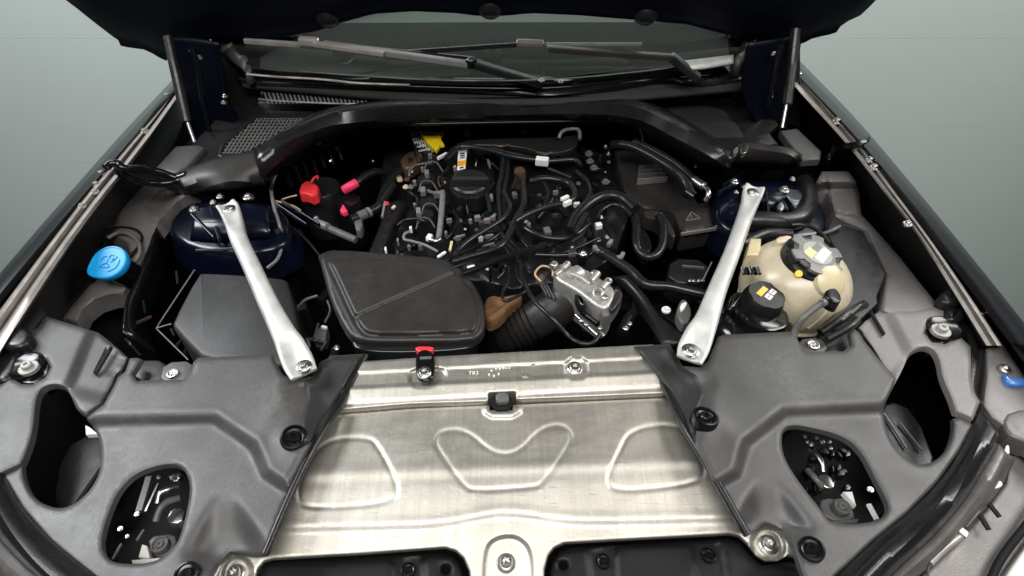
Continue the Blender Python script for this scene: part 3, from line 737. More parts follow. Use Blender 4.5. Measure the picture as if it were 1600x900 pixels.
prism('tab', [(1318, 768), (1332, 768), (1338, 790)], 0.01, M['white'], mr, z=-0.05, bev=0.001, rnd_n=0)
prism('tab', [(1296, 815), (1342, 810), (1340, 817), (1300, 820)], 0.01, M['grey'], mr, z=-0.05, bev=0.001, rnd_n=0)
bar('rod', (1357, 788, -0.04), (1370, 812, -0.04), 6, 5, M['white'], mr)
put(CLIP, 'screw', 1316, 792, -0.05, 13, mr, mat=M['grey'])
for q in ((1258, 682, 3), (1268, 694, 4), (1262, 690, 3), (1298, 700, 3), (1360, 765, 5), (1276, 684, 3), (1285, 690, 4), (1296, 690, 3)):
    put(TORX, 'stud', q[0], q[1], -0.05, q[2], mr)
for q in ((278, 745, 4), (272, 750, 3), (248, 746, 3), (188, 826, 4), (214, 803, 4), (199, 838, 3)):
    put(TORX, 'stud', q[0], q[1], -0.05, q[2], ml)
rs = random.Random(4)
for i in range(26):
    x = rs.uniform(1250, 1320); y = rs.uniform(690, 760)
    prism('pawl', [(x, y), (x + rs.uniform(5, 12), y + rs.uniform(-3, 5)), (x + rs.uniform(6, 14), y + rs.uniform(6, 14)), (x + rs.uniform(-2, 4), y + rs.uniform(6, 12))], 0.012, M['black' if i % 3 else 'gloss'], mr, z=-0.07 + rs.uniform(0, 0.012), bev=0.001, rnd_n=1)

# --- front rubber seals and bumper edge ------------------------------------------
loft('front_seal', [[(1534, 640, 0.012), (1508, 700, 0.012), (1474, 752, 0.012), (1424, 804, 0.012), (1366, 852, 0.012), (1270, 945, 0.012)],
                    [(1552, 668, 0.030), (1525, 712, 0.030), (1490, 768, 0.030), (1436, 826, 0.030), (1376, 878, 0.030), (1312, 945, 0.030)],
                    [(1556, 690, 0.012), (1536, 724, 0.014), (1500, 782, 0.014), (1450, 838, 0.014), (1394, 890, 0.014), (1345, 945, 0.014)]], M['seal'], CAR, 'black rubber seal curving round the right front corner', n=40, sub=5, thick=0.004)
loft('front_lip', [[(1556, 688, 0.010), (1536, 724, 0.010), (1500, 782, 0.010), (1450, 838, 0.010), (1394, 890, 0.010), (1340, 945, 0.010)],
                   [(1572, 706, 0.016), (1552, 748, 0.016), (1524, 788, 0.016), (1474, 848, 0.016), (1412, 900, 0.016), (1365, 945, 0.016)],
                   [(1586, 716, -0.01), (1566, 760, -0.01), (1536, 800, -0.01), (1488, 856, -0.01), (1430, 905, -0.01), (1380, 945, -0.01)]], M['lip'], CAR, n=40, sub=4, thick=0.004)
bp = panel('bumper_panel', [(1583, 700), (1640, 690), (1760, 720), (1760, 1000), (1340, 1000), (1400, 930), (1440, 900), (1492, 850), (1540, 796), (1570, 756)], lambda x, y: -0.02 - 0.0001 * (x - 1500), M['liner'], CAR, 'grey inner side of the bumper at the right front corner', step=9, th=0.01)
loft('bumper_skin', [[(1640, 800, -0.02), (1612, 836, -0.02), (1562, 905, -0.02), (1535, 960, -0.02)], [(1760, 800, -0.03), (1680, 860, -0.03), (1590, 930, -0.03), (1570, 980, -0.03)]], M['whitebody'], CAR, 'pale outer edge of the bumper in the lower right corner', n=20, sub=2, thick=0.01)
tube('bumper_seam', [(1660, 740, -0.012), (1610, 812, -0.012), (1565, 872, -0.012), (1535, 935, -0.012)], 6, M['dark'], bp, seg=8)
tube('retainer', [(1452, 880, 0.0), (1470, 862, 0.002), (1500, 838, 0.002)], 6, M['flange'], bp, seg=8)
tube('retainer', [(1450, 905, 0.0), (1455, 880, 0.0), (1500, 836, 0.0)], 2, M['grey'], bp, seg=6)
bar('retainer_clip', (1492, 824, 0.006), (1510, 838, 0.004), 12, 10, M['cast'], bp, bev=0.001)
bar('ribbed_clip', (1504, 822, 0.0), (1526, 796, 0.0), 12, 6, M['black'], bp, bev=0.001)
prism('clip', [(1538, 770), (1548, 744), (1566, 752), (1568, 760), (1550, 766), (1542, 776)], 0.012, M['cast'], bp, z=0.004, bev=0.001, rnd_n=1)
prism('clip', [(1568, 708), (1572, 694), (1578, 696), (1578, 712)], 0.012, M['cast'], bp, z=0.012, bev=0.001, rnd_n=1)
for a, b in (((1526, 796), (1545, 828)), ((1543, 784), (1562, 808))):
    bar('slot', (a[0], a[1], -0.011), (b[0], b[1], -0.013), 7, 3, M['dark'], bp)
loft('front_seal', [[(-20, 700, 0.012), (4, 748, 0.012), (32, 798, 0.012), (80, 850, 0.012), (150, 906, 0.012), (220, 960, 0.012)],
                    [(-44, 720, 0.028), (-14, 768, 0.028), (18, 822, 0.028), (62, 876, 0.028), (118, 924, 0.028), (180, 975, 0.028)],
                    [(-60, 740, 0.010), (-30, 785, 0.010), (2, 836, 0.012), (44, 880, 0.012), (96, 926, 0.012), (150, 980, 0.012)]], M['seal'], CAR, 'black rubber seal curving round the left front corner', n=40, sub=5, thick=0.004)
loft('front_lip', [[(-60, 738, 0.010), (-30, 783, 0.010), (2, 834, 0.010), (44, 878, 0.010), (96, 924, 0.010), (150, 978, 0.010)],
                   [(-80, 760, 0.016), (-50, 805, 0.016), (-18, 858, 0.016), (24, 900, 0.016), (70, 940, 0.016), (110, 980, 0.016)],
                   [(-90, 780, -0.01), (-60, 830, -0.01), (-30, 880, -0.01), (8, 918, -0.01), (44, 950, -0.01), (80, 990, -0.01)]], M['lip'], CAR, n=40, sub=4, thick=0.004)
for k in range(3):
    tube('bumper_fin', [(-30 + 7 * k, 846 + 3 * k, 0.008), (4 + 7 * k, 872 + 3 * k, 0.008), (50 + 8 * k, 915, 0.008)], 2.4, M['grey'], CAR, seg=6)

# ------------------------------------------------------------------ wings
def zf_w(p):                                          # wing edge height rises towards the rear
    return 0.045 + 0.055 * (500 - p) / 400
def rowz(pts, dz): return [(x, y, zf_w(y) + dz) for x, y in pts]
OL = [(300, 97), (275, 128), (196, 214), (120, 301), (60, 370), (0, 441), (-80, 536), (-170, 645)]
IL = [(306, 104), (286, 132), (212, 216), (138, 302), (84, 368), (16, 450), (-62, 548), (-150, 655)]
lowL = [U(x, y, zf_w(y)) + V((-0.03, 0, -0.16)) for x, y in OL]
loft('wing', [lowL, [U(*p) for p in rowz([(x - 1, y + 1) for x, y in OL], -0.03)], [U(*p) for p in rowz(OL, 0)], [U(*p) for p in rowz([(x * .5 + u * .5, y * .5 + w * .5) for (x, y), (u, w) in zip(OL, IL)], 0.004)], [U(*p) for p in rowz(IL, -0.004)], [U(*p) for p in rowz([(x + 4, y + 3) for x, y in IL], -0.02)]],
     M['darkpaint'], CAR, 'dark painted left wing edge', n=50, sub=3)
OR = [(1220, 70), (1241, 95), (1330, 188), (1426, 301), (1510, 405), (1600, 520), (1680, 625), (1760, 730)]
IR = [(1212, 78), (1230, 104), (1314, 196), (1404, 305), (1484, 408), (1572, 524), (1650, 632), (1725, 740)]
lowR = [U(x, y, zf_w(y)) + V((0.03, 0, -0.16)) for x, y in OR]
loft('wing', [lowR, [U(*p) for p in rowz([(x + 1, y + 1) for x, y in OR], -0.03)], [U(*p) for p in rowz(OR, 0)], [U(*p) for p in rowz([(x * .5 + u * .5, y * .5 + w * .5) for (x, y), (u, w) in zip(OR, IR)], 0.005)], [U(*p) for p in rowz(IR, -0.006)], [U(*p) for p in rowz([(x - 4, y + 3) for x, y in IR], -0.03)]],
     M['darkpaint'], CAR, 'dark painted right wing edge', n=50, sub=3)
# bolted flange of each wing (two pale lines with a groove) and the dark gutter wall inside it
F0 = [(280, 118), (262, 150), (190, 238), (134, 304), (70, 388), (0, 482), (-60, 566)]
F1 = [(294, 122), (282, 146), (211, 248), (168, 304), (108, 386), (34, 500), (-20, 590)]
def mixp(a, b, t): return [(x * (1 - t) + u * t, y * (1 - t) + w * t) for (x, y), (u, w) in zip(a, b)]
fl = loft('wing_flange', [rowz(F0, -0.022), rowz(mixp(F0, F1, .08), -0.002), rowz(mixp(F0, F1, .34), 0.000), rowz(mixp(F0, F1, .44), -0.010), rowz(mixp(F0, F1, .54), -0.010), rowz(mixp(F0, F1, .64), -0.001), rowz(mixp(F0, F1, .92), -0.001), rowz(F1, -0.022), rowz(mixp(F0, F1, 1.12), -0.035)], M['flange'], CAR, 'grey flange along the left wing', n=60, sub=2)
G1 = [(1214, 92), (1236, 130), (1318, 221), (1380, 299), (1432, 366), (1486, 452), (1540, 540)]
G0 = [(1236, 92), (1258, 124), (1342, 222), (1404, 306), (1450, 368), (1506, 448), (1566, 540)]
fr = loft('wing_flange', [rowz(G0, -0.026), rowz(mixp(G0, G1, .08), -0.003), rowz(mixp(G0, G1, .30), -0.003), rowz(mixp(G0, G1, .40), -0.012), rowz(mixp(G0, G1, .58), -0.012), rowz(mixp(G0, G1, .66), -0.003), rowz(mixp(G0, G1, .92), -0.003), rowz(G1, -0.026), rowz(mixp(G0, G1, 1.12), -0.04)], M['flange'], CAR, 'grey flange along the right wing', n=60, sub=2)
for x, y in ((158, 271), (150, 288), (148, 300), (128, 322), (226, 205), (262, 150)):
    put(BOLT, 'bolt', x, y, zf_w(y) - 0.002, 6, fl, mat=M['flange'])
for x, y in ((1308, 190), (1245, 124), (1366, 262), (1360, 250), (1248, 118), (1418, 350)):
    put(BOLT, 'bolt', x, y, zf_w(y) - 0.003, 7, fr)
gutL = loft('gutter_wall', [rowz(mixp(F0, F1, 1.05), -0.024), [(x, y, -0.11) for x, y in ((330, 140), (318, 190), (262, 290), (215, 345), (160, 425), (118, 508), (70, 600))]], M['gutter'], CAR, 'dark gutter beside the left wing', n=40, sub=1)
gutR = loft('gutter_wall', [rowz(mixp(G0, G1, 1.05), -0.028), [(x, y, -0.11) for x, y in ((1190, 130), (1206, 180), (1288, 262), (1340, 330), (1392, 400), (1470, 486), (1500, 560))]], M['gutter'], CAR, 'dark gutter beside the right wing', n=40, sub=1)

# liners: black plastic shelves, greyed to carry their sheen, between gutter and bay
linL = panel('wing_liner', [(183, 320), (200, 300), (232, 288), (300, 292), (308, 300), (280, 316), (258, 338), (248, 352), (237, 384), (222, 412), (194, 461), (172, 463), (150, 470), (132, 484), (121, 506), (96, 499), (112, 478), (140, 446), (152, 438), (196, 420), (204, 398), (200, 382), (186, 374), (172, 372), (180, 352)],
             lambda x, y: -0.022 - 0.0001 * (y - 300), M['liner'], CAR, 'plastic liner with a grey-brown sheen behind the blue cap', step=3.2, th=0.03, edge=7, edge_h=0.006,
             relief=lambda x, y: -0.02 * sm((y - 420) / 60) + raised(x, y, [(236, 340), (290, 290), (330, 290), (300, 330), (250, 352)], 0.014, 18) - raised(x, y, [(228, 322), (262, 290), (282, 296), (246, 338)], 0.014, 16))
linR = panel('wing_liner', [(1270, 296), (1284, 268), (1326, 268), (1338, 284), (1342, 300), (1346, 336), (1358, 348), (1404, 400), (1466, 478), (1452, 500), (1400, 500), (1376, 486), (1384, 430), (1352, 362), (1318, 350), (1303, 340), (1298, 318), (1290, 304)],
             lambda x, y: -0.012 + 0.042 * sm((y - 390) / 100), M['liner'], CAR, 'plastic liner with a grey-pink sheen behind the coolant tank', step=3.6, th=0.03, edge=7, edge_h=0.006,
             relief=lambda x, y: 0.030 * sm((290 - y) / 18 + 0.5) - 0.015 * sm((y - 330) / 30) + raised(x, y, [(1290, 262), (1334, 272), (1344, 340), (1300, 330)], 0.006, 8))
# washer filler: recess, neck, blue cap
ctr = U(172, 411, 0.010)
rec = lathe('filler_recess', U(178, 408, -0.06), (0, 0, 1), [(0.052, -0.03), (0.060, 0.03), (0.064, 0.034), (0.060, 0.036), (0.050, 0.0), (0.030, -0.01)], M['black'], CAR, 'round black recess round the blue filler cap', seg=40)
tube('recess_rim', [(168, 372, -0.02), (184, 364, -0.02), (202, 366, -0.02), (216, 378, -0.02), (218, 396, -0.022), (208, 412, -0.026)], 3, M['liner'], rec, seg=8)
capax = V((0.0, -0.42, 0.90)).normalized()
neck = lathe('filler_neck', ctr - capax * 0.035, capax, [(0.024, -0.02), (0.024, 0.03), (0.029, 0.031), (0.029, 0.034)], M['gloss'], CAR, 'black filler neck under the blue cap')
q = capax.to_track_quat('Z', 'Y')
def capmod(a, r, h):                                  # round cap drawn out into a pull tab
    d = (a - math.radians(215) + math.pi) % (2 * math.pi) - math.pi
    return r * (1 + 0.22 * math.exp(-(d / 0.42) ** 2))
bcap = lathe('filler_cap', ctr, capax, [(0.0290, -0.008), (0.0305, -0.004), (0.0305, 0.003), (0.0292, 0.0052), (0.0268, 0.0056), (0.0262, 0.0046), (0.010, 0.0048), (0.002, 0.0048)], M['blue'], CAR, 'bright blue washer filler cap with a pull tab and a spray symbol', seg=56, mod=capmod, ang=35)
def on_cap(u, w, h=0.0052): return ctr + q @ V((u, w, h))
def cap_line(pts, r=0.0007):
    tube('symbol', [on_cap(a, b) for a, b in pts], r, M['blueink'], bcap, seg=6, n=16)
cap_line([(-0.012, -0.010), (0.004, -0.010), (0.0, -0.004), (-0.006, -0.004), (-0.012, -0.010)])
cap_line([(-0.002, -0.003), (-0.001, 0.004)])
cap_line([(-0.012, 0.002), (-0.010, 0.008), (-0.004, 0.010)]); cap_line([(0.0, 0.006), (0.002, 0.012), (0.008, 0.011)])
cap_line([(0.004, -0.001), (0.010, 0.004), (0.013, 0.010)]); cap_line([(0.006, 0.003), (0.008, 0.007)])
cap_line([(0.004, -0.018), (0.014, -0.012), (0.018, -0.004), (0.0185, 0.004)])

# ------------------------------------------------------------------ bulkhead cover (wide satin arch) and cowl
ZA = 0.085
A_top = [(400, 240, .06), (432, 217, .075), (480, 190, .085), (536, 170, .09), (640, 157, .09), (780, 153, .09), (930, 152, .09), (1000, 162, .09), (1062, 192, .085), (1120, 226, .07), (1150, 246, .055)]
A_mid = [(402, 256, .055), (440, 232, .07), (488, 205, .08), (542, 184, .085), (640, 169, .088), (780, 165, .088), (930, 164, .088), (990, 172, .088), (1046, 202, .08), (1104, 238, .065), (1142, 256, .05)]
A_low = [(408, 282, .02), (450, 250, .03), (502, 222, .04), (560, 202, .045), (650, 192, .045), (780, 189, .045), (920, 188, .045), (984, 194, .045), (1036, 218, .04), (1096, 252, .03), (1138, 266, .02)]
A_bot = [(414, 300, -.06), (456, 268, -.06), (508, 238, -.06), (566, 216, -.06), (652, 204, -.06), (780, 200, -.06), (920, 199, -.06), (980, 206, -.06), (1028, 232, -.06), (1090, 264, -.06), (1136, 276, -.06)]
A_back = [(396, 236, .03), (428, 213, .045), (476, 186, .055), (532, 166, .06), (640, 153, .06), (780, 149, .06), (930, 148, .06), (1004, 157, .06), (1068, 188, .055), (1126, 222, .04), (1156, 242, .03)]
arch = loft('bulkhead_cover', [A_back, A_top, A_mid, A_low, A_bot], M['seal'], CAR, 'wide satin black arch across the rear of the engine bay', n=70, sub=4, thick=0.003)
tube('sealing_lip', [(424, 296, .0), (428, 272, .01), (470, 240, .03), (520, 214, .04), (600, 196, .045), (700, 193, .045), (860, 190, .045), (960, 188, .045), (990, 194, .04), (1003, 208, .03), (1004, 222, .02)], 2.2, M['rubber'], arch, seg=8, n=70)
# end trims
trL = loft('end_trim', [[(276, 276, .03), (302, 262, .045), (350, 246, .055), (398, 236, .06)], [(282, 284, .035), (320, 270, .05), (358, 256, .055), (402, 250, .055)], [(290, 296, .02), (330, 292, .03), (370, 288, .03), (412, 282, .02)], [(296, 304, -.03), (334, 304, -.03), (376, 302, -.03), (416, 298, -.05)]], M['lid'], CAR, 'left end trim of the bulkhead cover', n=30, sub=4, thick=0.003)
trR = loft('end_trim', [[(1142, 240, .05), (1160, 224, .06), (1200, 228, .06), (1236, 234, .06), (1252, 244, .05)], [(1142, 246, .052), (1164, 230, .064), (1200, 234, .064), (1232, 240, .064), (1248, 248, .052)], [(1146, 256, .02), (1170, 252, .03), (1204, 254, .03), (1228, 256, .03), (1242, 256, .02)], [(1150, 262, -.03), (1172, 262, -.03), (1204, 264, -.03), (1226, 264, -.03), (1240, 262, -.03)]], M['lid'], CAR, 'right end trim of the bulkhead cover', n=30, sub=4, thick=0.003)
prism('trim_clip', [(1158, 224), (1170, 222), (1168, 238), (1157, 240)], 0.01, M['steel'], trR, z=0.07, bev=0.001, rnd_n=1)
prism('trim_clip', [(1146, 232), (1154, 228), (1153, 238), (1146, 240)], 0.01, M['grey'], trR, z=0.068, bev=0.001, rnd_n=1)
prism('trim_shelf', [(242, 262), (274, 228), (310, 226), (320, 230), (290, 262), (272, 270)], 0.05, M['cover'], CAR, 'grey shelf at the foot of the left gas strut', z=0.045, bev=0.004, rnd_n=0)
prism('trim_shelf', [(1218, 204), (1246, 200), (1284, 236), (1282, 248), (1254, 250)], 0.015, M['cover'], CAR, 'grey shelf at the foot of the right gas strut', z=0.045, bev=0.004, rnd_n=0)
# glossy gasket ends crossing the gutters
g = tube('gasket_end', [(166, 262, .100), (172, 256, .102), (184, 256, .100), (196, 264, .092), (224, 264, .07), (252, 270, .05), (276, 278, .035), (292, 274, .04)], 6.5, M['gloss'], CAR, 'glossy gasket end crossing the left gutter', seg=10, n=50)
tube('gasket_lip', [(180, 266, .09), (200, 276, .07), (232, 286, .04), (266, 286, .028), (288, 282, .032)], 6, M['gloss'], g, seg=10, n=40)
g = loft('gasket_end', [[(1290, 246, .04), (1304, 228, .05), (1330, 224, .085), (1344, 222, .10), (1352, 214, .10)], [(1292, 254, .035), (1308, 238, .045), (1332, 234, .08), (1346, 230, .095), (1354, 222, .096)]], M['gloss'], CAR, 'glossy gasket end crossing the right gutter', n=24, sub=3, thick=0.008)

# cowl: black plenum with a mesh grille on the left and slats below the windscreen
cowl = panel('cowl_panel', [(300, 226), (352, 172), (380, 146), (384, 128), (1160, 128), (1196, 150), (1216, 196), (1152, 246), (1060, 200), (1000, 168), (930, 162), (640, 166), (540, 180), (430, 230), (400, 250), (300, 262)], lambda x, y: 0.035 + 0.0 * x, M['black'], CAR, 'black plenum tray between bulkhead cover and windscreen', step=11, th=0.01, edge=0)
dish = panel('plenum_cover', [(1040, 150), (1080, 160), (1130, 172), (1152, 196), (1166, 212), (1200, 206), (1216, 226), (1180, 232), (1150, 242), (1122, 222), (1070, 188), (1010, 156)], lambda x, y: 0.048 - 0.0002 * (y - 150), M['shade_plenum'], CAR, 'smooth dark cover behind the right end of the arch', step=6, th=0.01, edge=5)
grl = panel('grille_frame', [(340, 244), (344, 226), (396, 180), (410, 174), (488, 174), (494, 182), (474, 198), (440, 214), (404, 236), (372, 246)], lambda x, y: 0.058 + 0.0 * x, M['black'], CAR, 'triangular mesh air grille left of the arch', step=5, th=0.01, edge=3, edge_h=.002,
            holes=[[(347, 238), (352, 226), (400, 186), (482, 186), (466, 197), (430, 213), (384, 238), (370, 241)]])
# the mesh itself: many small bars, one stuff part
vs = []; fs = []
def addbar(a, b, w, z, h=0.003):
    A, B = U(a[0], a[1], z), U(b[0], b[1], z)
    t = B - A; s = V((-t.y, t.x, 0))
    if s.length < 1e-7: return
    s = s.normalized() * w * mpp(a[0], a[1], z) / 2
    o = len(vs)
    for p in (A - s, A + s, B + s, B - s):
        vs.append(p); vs.append(p - V((0, 0, h)))
    fs.extend([(o, o + 2, o + 4, o + 6), (o, o + 1, o + 3, o + 2), (o + 2, o + 3, o + 5, o + 4), (o + 4, o + 5, o + 7, o + 6), (o + 6, o + 7, o + 1, o)])
TRI = [(347, 238), (352, 226), (400, 186), (482, 186), (466, 197), (430, 213), (384, 238), (370, 241)]
for row in range(11):
    y = 188 + row * 5.0
    xs = [x for x in range(340, 490) if inside(np.array([float(x)]), np.array([y]), TRI)[0]]
    if xs: addbar((xs[0], y), (xs[-1], y), 1.7, 0.060)
for c in range(30):
    x0 = 352 + c * 6.2
    pts = [(x0 - (y - 186) * 0.62, y) for y in np.arange(186, 242, 1.0)]
    pts = [p for p in pts if inside(np.array([p[0]]), np.array([p[1]]), TRI)[0]]
    if len(pts) > 2: addbar(pts[0], pts[-1], 1.9, 0.061)
gm = mk('grille_mesh', vs, fs, M['grey'], grl, smooth=False); gm['kind'] = 'stuff'
slatbase = panel('intake_grille', [(404, 154), (412, 142), (500, 140), (600, 144), (660, 150), (640, 156), (560, 163), (480, 162)], lambda x, y: 0.075 + 0.0 * x, M['dark'], CAR, 'slatted intake below the left half of the windscreen', step=8, th=0.005, edge=0)
tube('grille_edge', [(404, 155, .08), (440, 158, .08), (500, 161, .08), (560, 162, .08), (600, 158, .08)], 1.2, M['flange'], slatbase, seg=6)
for i in range(38):
    x = 412 + i * 6.4
    y0 = 141 + max(0, (x - 560)) * 0.05; y1 = 161 - max(0, x - 560) * 0.09
    bar('slat', (x, y0, 0.081), (x + 7, y1, 0.078), 3.0, 3, M['flange'] if i > 22 else M['greyc'], slatbase)

# scuttle under the windscreen: ridged glossy strips
sc = loft('scuttle_trim', [[(360, 92, .11), (384, 122, .11), (470, 130, .11), (600, 134, .11), (760, 138, .11), (860, 140, .11), (940, 130, .112), (990, 122, .112), (1040, 118, .112), (1080, 122, .112), (1130, 116, .112), (1160, 110, .112)],
                       [(356, 100, .10), (380, 128, .10), (470, 135, .10), (600, 138, .10), (760, 144, .10), (860, 148, .10), (940, 142, .10), (990, 134, .10), (1040, 126, .10), (1090, 134, .10), (1136, 128, .10), (1164, 124, .10)],
                       [(356, 118, .05), (378, 138, .07), (470, 141, .08), (600, 142, .08), (760, 150, .05), (860, 154, .05), (940, 152, .05), (990, 150, .05), (1040, 146, .05), (1090, 150, .05), (1140, 150, .05), (1170, 150, .05)]], M['seal'], CAR, 'wavy rubber seal along the foot of the windscreen', n=60, sub=4, thick=0.004)
loft('scuttle_strip', [[(392, 108, .135), (470, 114, .135), (600, 120, .135), (740, 124, .135), (860, 122, .135), (960, 112, .135), (1050, 104, .135), (1130, 98, .135)],
                       [(388, 113, .132), (470, 119, .132), (600, 124, .132), (740, 128, .132), (860, 126, .132), (960, 117, .132), (1050, 109, .132), (1132, 104, .132)],
                       [(386, 118, .118), (470, 125, .118), (600, 129, .118), (740, 133, .118), (860, 132, .118), (960, 124, .118), (1050, 116, .118), (1138, 110, .118)],
                       [(384, 124, .112), (470, 131, .112), (600, 136, .112), (740, 140, .112), (860, 140, .112), (960, 130, .112), (1050, 120, .112), (1140, 114, .112)]], M['gloss'], CAR, 'glossy ridged strip at the foot of the windscreen', n=50, sub=3, thick=0.004)
loft('scuttle_end', [[(1062, 98, .160), (1100, 94, .162), (1144, 88, .165)], [(1070, 112, .150), (1106, 108, .152), (1144, 101, .154)]], M['brace'], CAR, n=16, sub=2, thick=0.006)

tube('glass_edge', [(386, 116, .146), (430, 120, .146), (500, 124, .146), (560, 130, .142), (640, 133, .142)], 1.8, M['flange'], CAR, seg=6)
tube('glass_edge', [(470, 112, .150), (600, 121, .150), (720, 126, .150), (860, 124, .150), (1000, 112, .150), (1060, 104, .152)], 1.2, M['grey'], CAR, seg=6)
# windscreen, dashboard behind it, pillars' rubber
wn = V((0, -math.sin(math.radians(32)), math.cos(math.radians(32))))
wp = U(760, 122, 0.137)
def WP(px, py): return UP(px, py, wp, wn)
top = [WP(x, y) for x, y in ((380, 60), (600, -20), (800, -30), (1000, -20), (1165, 60))]
glass = loft('windscreen', [[WP(x, y) for x, y in ((392, 108), (600, 121), (800, 124), (980, 112), (1146, 92))], [WP(x, y) for x, y in ((376, 58), (560, 40), (800, 30), (1000, 36), (1168, 52))], [WP(x, y) for x, y in ((330, -60), (560, -90), (800, -100), (1040, -90), (1230, -60))]], M['glass'], CAR, 'windscreen seen under the open bonnet', n=30, sub=3)
loft('dashboard', [[V((-0.60, 1.24, 0.10)), V((0, 1.16, 0.095)), V((0.60, 1.24, 0.10))], [V((-0.70, 1.74, 0.062)), V((0, 1.74, 0.068)), V((0.70, 1.74, 0.064))], [V((-0.70, 1.80, -0.05)), V((0, 1.80, -0.05)), V((0.70, 1.80, -0.05))]], M['dash'], CAR, 'dark dashboard behind the windscreen', n=20, sub=4, thick=0.01)
for sx, pts, lab in ((0, [[(344, 74, .17), (356, 86, .15), (372, 100, .14), (382, 118, .125), (386, 140, .06)], [(362, 66, .19), (374, 82, .165), (388, 92, .15), (394, 112, .135), (400, 128, .11)]], 'bent rubber moulding at the left foot of the windscreen'),
                     (1, [[(1176, 56, .19), (1166, 72, .17), (1150, 86, .15), (1146, 104, .13), (1140, 124, .09)], [(1192, 60, .18), (1178, 78, .16), (1162, 90, .145), (1156, 110, .125), (1152, 128, .08)]], 'bent rubber moulding at the right foot of the windscreen')):
    loft('pillar_moulding', pts, M['cover'], CAR, lab, n=24, sub=2, thick=0.012)
put(BOLT, 'wiper_nut', 846, 126, 0.15, 5, CAR); put(BOLT, 'wiper_nut', 876, 128, 0.14, 4, CAR)

# wipers
w1 = bar('wiper', (505, 69, .215), (737, 101, .165), 13, 9, M['greyc'], CAR, 'left wiper, its arm running down to the right', bev=0.002)
bar('arm_root', (734, 98, .165), (850, 132, .135), 15, 12, M['black'], w1, bev=0.003)
bar('arm_joint', (731, 97, .169), (741, 100, .168), 17, 12, M['gloss'], w1, bev=0.001)
bar('blade_carrier', (467, 64, .222), (498, 66, .220), 13, 13, M['flange'], w1, bev=0.004)
bar('arm_tip_highlight', (490, 68, .220), (600, 84, .198), 11, 8, M['flange'], w1, bev=0.002)  # pale bar carries the arm's highlight in its colour
bar('wiper_blade', (382, 64, .205), (470, 70, .207), 7, 8, M['flange'], w1, bev=0.002)
bar('wiper_blade', (500, 68, .207), (742, 92, .16), 3, 6, M['rubber'], w1)
w2 = bar('wiper', (856, 76, .195), (1052, 90, .175), 12, 9, M['lid'], CAR, 'right wiper, lying level with its grey blade end', bev=0.002)
bar('arm_root', (1048, 88, .176), (1092, 124, .135), 18, 12, M['black'], w2, bev=0.003)
bar('blade_carrier', (807, 67, .203), (850, 69, .201), 12, 12, M['grey'], w2, bev=0.005)
bar('wiper_blade', (852, 70, .195), (1003, 70, .195), 7, 7, M['grey'], w2, bev=0.003)
bar('wiper_blade', (600, 84, .172), (808, 70, .195), 4, 7, M['rubber'], w2, bev=0.001)

# ------------------------------------------------------------------ bonnet
hp = V((0, 1.26, 0.26)); hn = V((0, 0.93, 0.37)).normalized()      # leans: rises towards the front
def HP(px, py, off=0.0): return UP(px, py, hp + hn * off, hn)
hb = [(96, -40), (133, 0), (140, 13), (168, 38), (195, 61), (232, 66), (252, 78), (268, 84), (340, 50), (352, 50), (380, 53), (424, 51), (470, 43), (505, 37), (532, 27), (590, 11), (650, 7), (715, 10), (745, 14), (790, 14), (830, 10), (900, 13), (985, 20), (1030, 24), (1068, 27), (1108, 38), (1150, 48), (1180, 44), (1232, 60), (1248, 58), (1268, 48), (1300, 41), (1310, 36), (1342, 0), (1380, -40)]
top_h = [V((x, 0.86, 1.28)) for x in np.linspace(-0.80, 0.80, len(hb))]
bot_h = [HP(x, y) for x, y in hb]
rows = []
for t in (0, 0.015, 0.04, 0.09, 0.16, 0.3, 0.6, 1.0):
    bulge = 0.0 if t == 0 else 0.02 * math.sin(min(1, t / .16) * math.pi) - 0.01
    rows.append([b * (1 - t) + tp * t - hn * bulge for b, tp in zip(bot_h, top_h)])
R = []
for row in rows: R.append(lin(row, 120))
R = np.array(R)
bonnet = mk('bonnet', R.reshape(-1, 3), grid_faces(len(R), 120), M['bonnetpaint'], CAR, 'dark navy underside of the raised bonnet', ang=50)
so = bonnet.modifiers.new('s', 'SOLIDIFY'); so.thickness = 0.03; so.offset = 1 if False else -1
tube('bonnet_seal', [HP(x, y, -0.012) for x, y in ((262, 62), (330, 44), (380, 50), (440, 46), (500, 34), (540, 22), (600, 8), (660, 4), (740, 12), (830, 8), (900, 10), (985, 18), (1030, 21), (1070, 24), (1110, 34), (1160, 42), (1230, 44))], 0.004, M['rubber'], bonnet, seg=8, n=80)
for x, y in ((512, 26), (766, 12), (1009, 22)):
    c = HP(x, y, -0.02); mm = (c - CAM).dot(FWD) / FPX
    b = lathe('bump_stop', c, (0, -0.5, -0.55), [(0.016, -0.012), (0.026, 0.0), (0.022, 0.012), (0.014, 0.018)], M['rubber'], bonnet, seg=20)
tube('bonnet_crease', [HP(x, y, -0.012) for x, y in ((205, 24), (250, 27), (300, 36), (345, 48))], 0.004, M['gloss'], bonnet, seg=8)
for a in (((405, 32), (428, 27)), ((436, 24), (470, 22)), ((440, 40), (500, 28)), ((1050, 16), (1066, 7)), ((1072, 8), (1110, 12)), ((1262, 16), (1284, 2))):
    tube('bonnet_crease', [HP(a[0][0], a[0][1], -0.012), HP((a[0][0] + a[1][0]) / 2, (a[0][1] + a[1][1]) / 2 - 1, -0.016), HP(a[1][0], a[1][1], -0.012)], 0.0035, M['gloss'], bonnet, seg=8)
